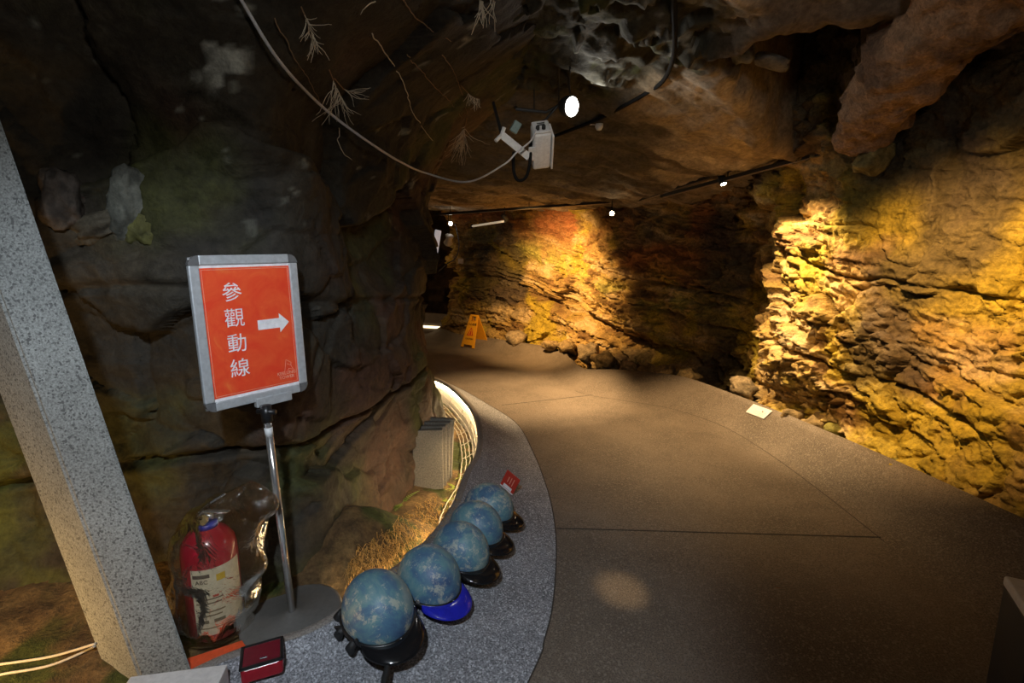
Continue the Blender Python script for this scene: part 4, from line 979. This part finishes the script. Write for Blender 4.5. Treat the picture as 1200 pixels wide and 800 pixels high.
track_spot('track spotlight shining straight down the path, its face glaring', at(717, 250, 5.6), (.2, 1.0, .9), M_SPOTGLOW, .030)
track_spot('track spotlight tilted towards the orange rock face', at(594, 258, 6.7), (.52, 7.35, 1.05), M_SPOTGLOW)
track_spot('track spotlight lighting the rock buttress from beside the cleft', at(848, 216, 4.4), (2.0, 4.0, .8), M_SPOTGLOW)
tl = thing('tube_light', 'slim tube light fixed below the far track rail', 'light', at(575, 262, 7.0)); pA = Vector(at(553, 265, 7.2)) - tl.location; pB = Vector(at(592, 259, 6.9)) - tl.location
obj('tube', tube_bm([pA, pB], .014, 10), plain('tube_lamp_glass', (.85, .75, .6), .4, 0, (1, .82, .55), .3), tl, True); obj('end_clip', join_bm(box_bm(.03, .03, .06, tuple(pA), .004), box_bm(.03, .03, .10, tuple(pB + Vector((0, 0, .03))), .004)), M_BLACKMATT, tl)

# things at the dark bend
wp2 = obj('wall_panel', box_bm(.10, .03, .42, (0, 0, 0), .015, 3), plain('white_panel', (.7, .7, .72), .4, 0, (.9, .92, 1.0), .25)); wp2.location = at(511, 286, 7.6); wp2.rotation_euler = (0, math.radians(11), .5); tag(wp2, 'narrow white lit panel on the rock at the dark bend', 'panel')
hl = thing('pendant_lamp', 'small hanging lamp with a white glowing bulb at the dark bend', 'lamp', at(528, 262, 8.0)); obj('bulb', lathe_bm([(0, -.03), (.022, -.02), (.028, 0), (.02, .025), (0, .03)], 16), M_LAMPGLOW, hl, True); obj('cord', tube_bm([(0, 0, .03), (0, 0, .22)], .005, 6), M_CABLEK, hl)
sp = thing('speaker_horn', 'pale conical speaker hanging at the dark bend', 'speaker', at(526, 281, 8.0)); obj('horn', lathe_bm([(0, -.09), (.05, -.09), (.075, -.06), (.045, .02), (.07, .07), (.06, .08), (0, .08)], 20, None, Euler((.5, .3, 0)).to_matrix().to_4x4()), plain('horn_grey', (.45, .42, .38), .5), sp, True); obj('hanger', tube_bm([(0, 0, .07), (0, 0, .4)], .005, 6), M_CABLEK, sp)
o_ = obj('black_cable', tube_bm(spline([at(533, 262, 8.2), at(538, 285, 8.2), at(534, 302, 8.2), at(524, 309, 8.2), at(514, 318, 8.2)], 40), .009, 8), plain('dull_black_sheath', (.05, .05, .055), .4), None, True); tag(o_, 'black cable hanging in a loop at the dark bend', 'cable')
jb = obj('switch_box', box_bm(.09, .05, .08, (0, 0, 0), .006, 2), plain('pale_switch_box', (.45, .40, .36), .5)); jb.location = at(540, 306, 8.35); tag(jb, 'little pale switch box on the rock at the dark bend', 'box')

# far kerb with its own hidden strip, seen past the pier
kc = spline([(-3.3, 9.5), (-2.6, 9.85), (-2.0, 9.95), (-1.5, 9.8), (-1.15, 9.6)], 60); P = np.zeros((60, 2, 3)); P[:, :, :2] = kc[:, None]
zk = -.14
fk = np.zeros((60, 6, 3)); 
for j, (dy, z_) in enumerate([(-.22, zk + .00), (-.20, zk + .05), (-.16, zk + .06), (.0, zk + .10), (.02, zk + .34), (.2, zk + .34)]): fk[:, j, 0] = kc[:, 0]; fk[:, j, 1] = kc[:, 1] + dy; fk[:, j, 2] = z_
t2 = tag(obj('trim_2', grid_mesh('trim_2', fk), M_KERB, smooth=False), 'low curved kerb wall at the far bend', kind='structure')
lk = np.zeros((60, 2, 3)); lk[:, :, :2] = kc[:, None]; lk[:, :, 1] -= .10; lk[:, 0, 2] = zk + .085; lk[:, 1, 2] = zk + .125; lk[:, 1, 1] += .03
tag(obj('led_strip', grid_mesh('led_strip', lk), plain('far_led_glow', (1, .9, .7), .5, 0, (1.0, .75, .42), 3)), 'glowing lighting strip along the far curved kerb', 'light strip')

# ------------------------------------------------------------------ dark post at the path edge
pp = thing('bollard', 'dark square post with a pale cap at the right path edge', 'post', (1.425, 1.165, 0), (0, 0, math.radians(-28))); hz_ = .475
obj('post_body', box_bm(.20, .20, hz_, (0, 0, hz_ / 2), .004, 2), plain('dark_blue_grey_paint', (.020, .022, .028), .5), pp)
obj('cap', box_bm(.206, .206, .030, (0, 0, hz_ + .015), .008, 3), plain('pale_cap', (.55, .53, .52), .5), pp)
o_ = leafy('fallen_leaf', Vector(onz(909, 688, .004)), 1, .02, plain('brown_leaf', (.25, .09, .03), .7), 'tiny brown fallen leaf on the path', 'leaf', .2, 3, .1)

# ------------------------------------------------------------------ hanging roots
M_ROOT = plain('pale_dry_root', (.66, .58, .44), .8); M_ROOTB = plain('brown_dry_root', (.24, .15, .08), .8)


def root_line(label, pix, r=.0025, mat=M_ROOT, back=.02):
    pts = np.array([hit(u, max(v, -30), back) for u, v in pix]); P = spline(pts, 14 * len(pts)); P = P + np.c_[fbm(P * 30, 2, 400), fbm(P * 30, 2, 401), fbm(P * 30, 2, 402)] * .004
    o_ = obj('root', tube_bm(P, np.linspace(r, r * .45, len(P)), 5), mat, None, True); return tag(o_, label, 'root', 'roots hanging on the rock')


def root_tuft(label, stem, n, length, ang, spread, seed, mat=M_ROOT, r=.0016):
    rg = random.Random(seed); pts = [hit(u, max(v, -30), .025) for u, v in stem]; t = thing('root_tuft', label, 'root', pts[-1], group='root tufts hanging on the rock'); O = np.array(pts[-1])
    st = spline(pts, 20) - O; obj('stem', tube_bm(st, .0022, 5), M_ROOTB, t)
    sc = ray_depth = float((O - [0, 0, CAM_H]) @ FWD) / FPX; bm = bmesh.new(); ex_ = Vector((1, 0, 0)); ey_ = Vector(DWN); ez_ = Vector(-FWD)
    for i in range(n):
        b = Vector(st[rg.randrange(6, 20)]); a = math.radians(ang + rg.gauss(0, spread)); L_ = length * sc * rg.uniform(.45, 1.1); p = b.copy(); path = [p.copy()]
        for k in range(7):
            a += rg.gauss(0, .16); p = p + (ex_ * math.cos(a) + ey_ * math.sin(a) + ez_ * rg.uniform(-.05, .22)) * L_ / 7; path.append(p.copy())
        tube_bm(path, [r * (1 - .08 * k) for k in range(8)], 4, bm)
    tag(obj('rootlets', bm, mat, t), kind='stuff'); return t


root_line('long thin root beside the white cable', [(322, 22), (338, 55), (350, 75), (365, 100), (377, 122)], .0022, M_ROOTB)
root_line('long pale root running diagonally across the dark rock, clear of the tufts', [(436, 40), (458, 72), (474, 100), (481, 125), (487, 137), (505, 162), (522, 178)], .0026)
root_line('brownish root slanting down towards the bundled tuft', [(477, 65), (495, 85), (513, 105), (530, 122), (541, 138)], .0022, M_ROOTB)
root_line('thin brown root above the bundled tuft', [(518, 64), (532, 84), (541, 108), (548, 134)], .0022, M_ROOTB)
root_line('dark root trailing from the roof edge above the dark rock', [(470, -5), (485, 18), (505, 34), (528, 48)], .003, M_ROOTB)
root_line('short crooked root near the top of the dark rock', [(440, 2), (428, 8), (421, 18)], .0022)
root_line('curly pale root end below the forked tuft', [(398, 150), (396, 165), (402, 178), (413, 188)], .0024)
root_tuft('straw-coloured root tuft above the white cable', [(353, 8), (360, 25), (370, 50)], 26, 26, 70, 28, 1)
root_tuft('forked pale root tuft touching the white cable', [(386, 82), (394, 102), (402, 118)], 22, 40, 95, 24, 2)
root_tuft('sideways pale root spray reaching right of the forked tuft', [(392, 92), (405, 106), (415, 109)], 8, 28, 28, 12, 3)
root_tuft('dense bundled root tuft beside the camera bracket', [(547, 138), (544, 155), (543, 165)], 46, 30, 112, 20, 4)
root_tuft('small root tuft above the bundled tuft', [(540, 100), (552, 112), (562, 116)], 18, 16, 92, 20, 5)
root_tuft('white hanging root fingers at the roof edge', [(555, -5), (562, 0), (566, 2)], 9, 42, 98, 10, 6, M_ROOT, .0028)
root_tuft('white root fingers left of the roof edge pair', [(570, -8), (575, -3), (580, 2)], 5, 42, 92, 6, 7, M_ROOT, .0022)
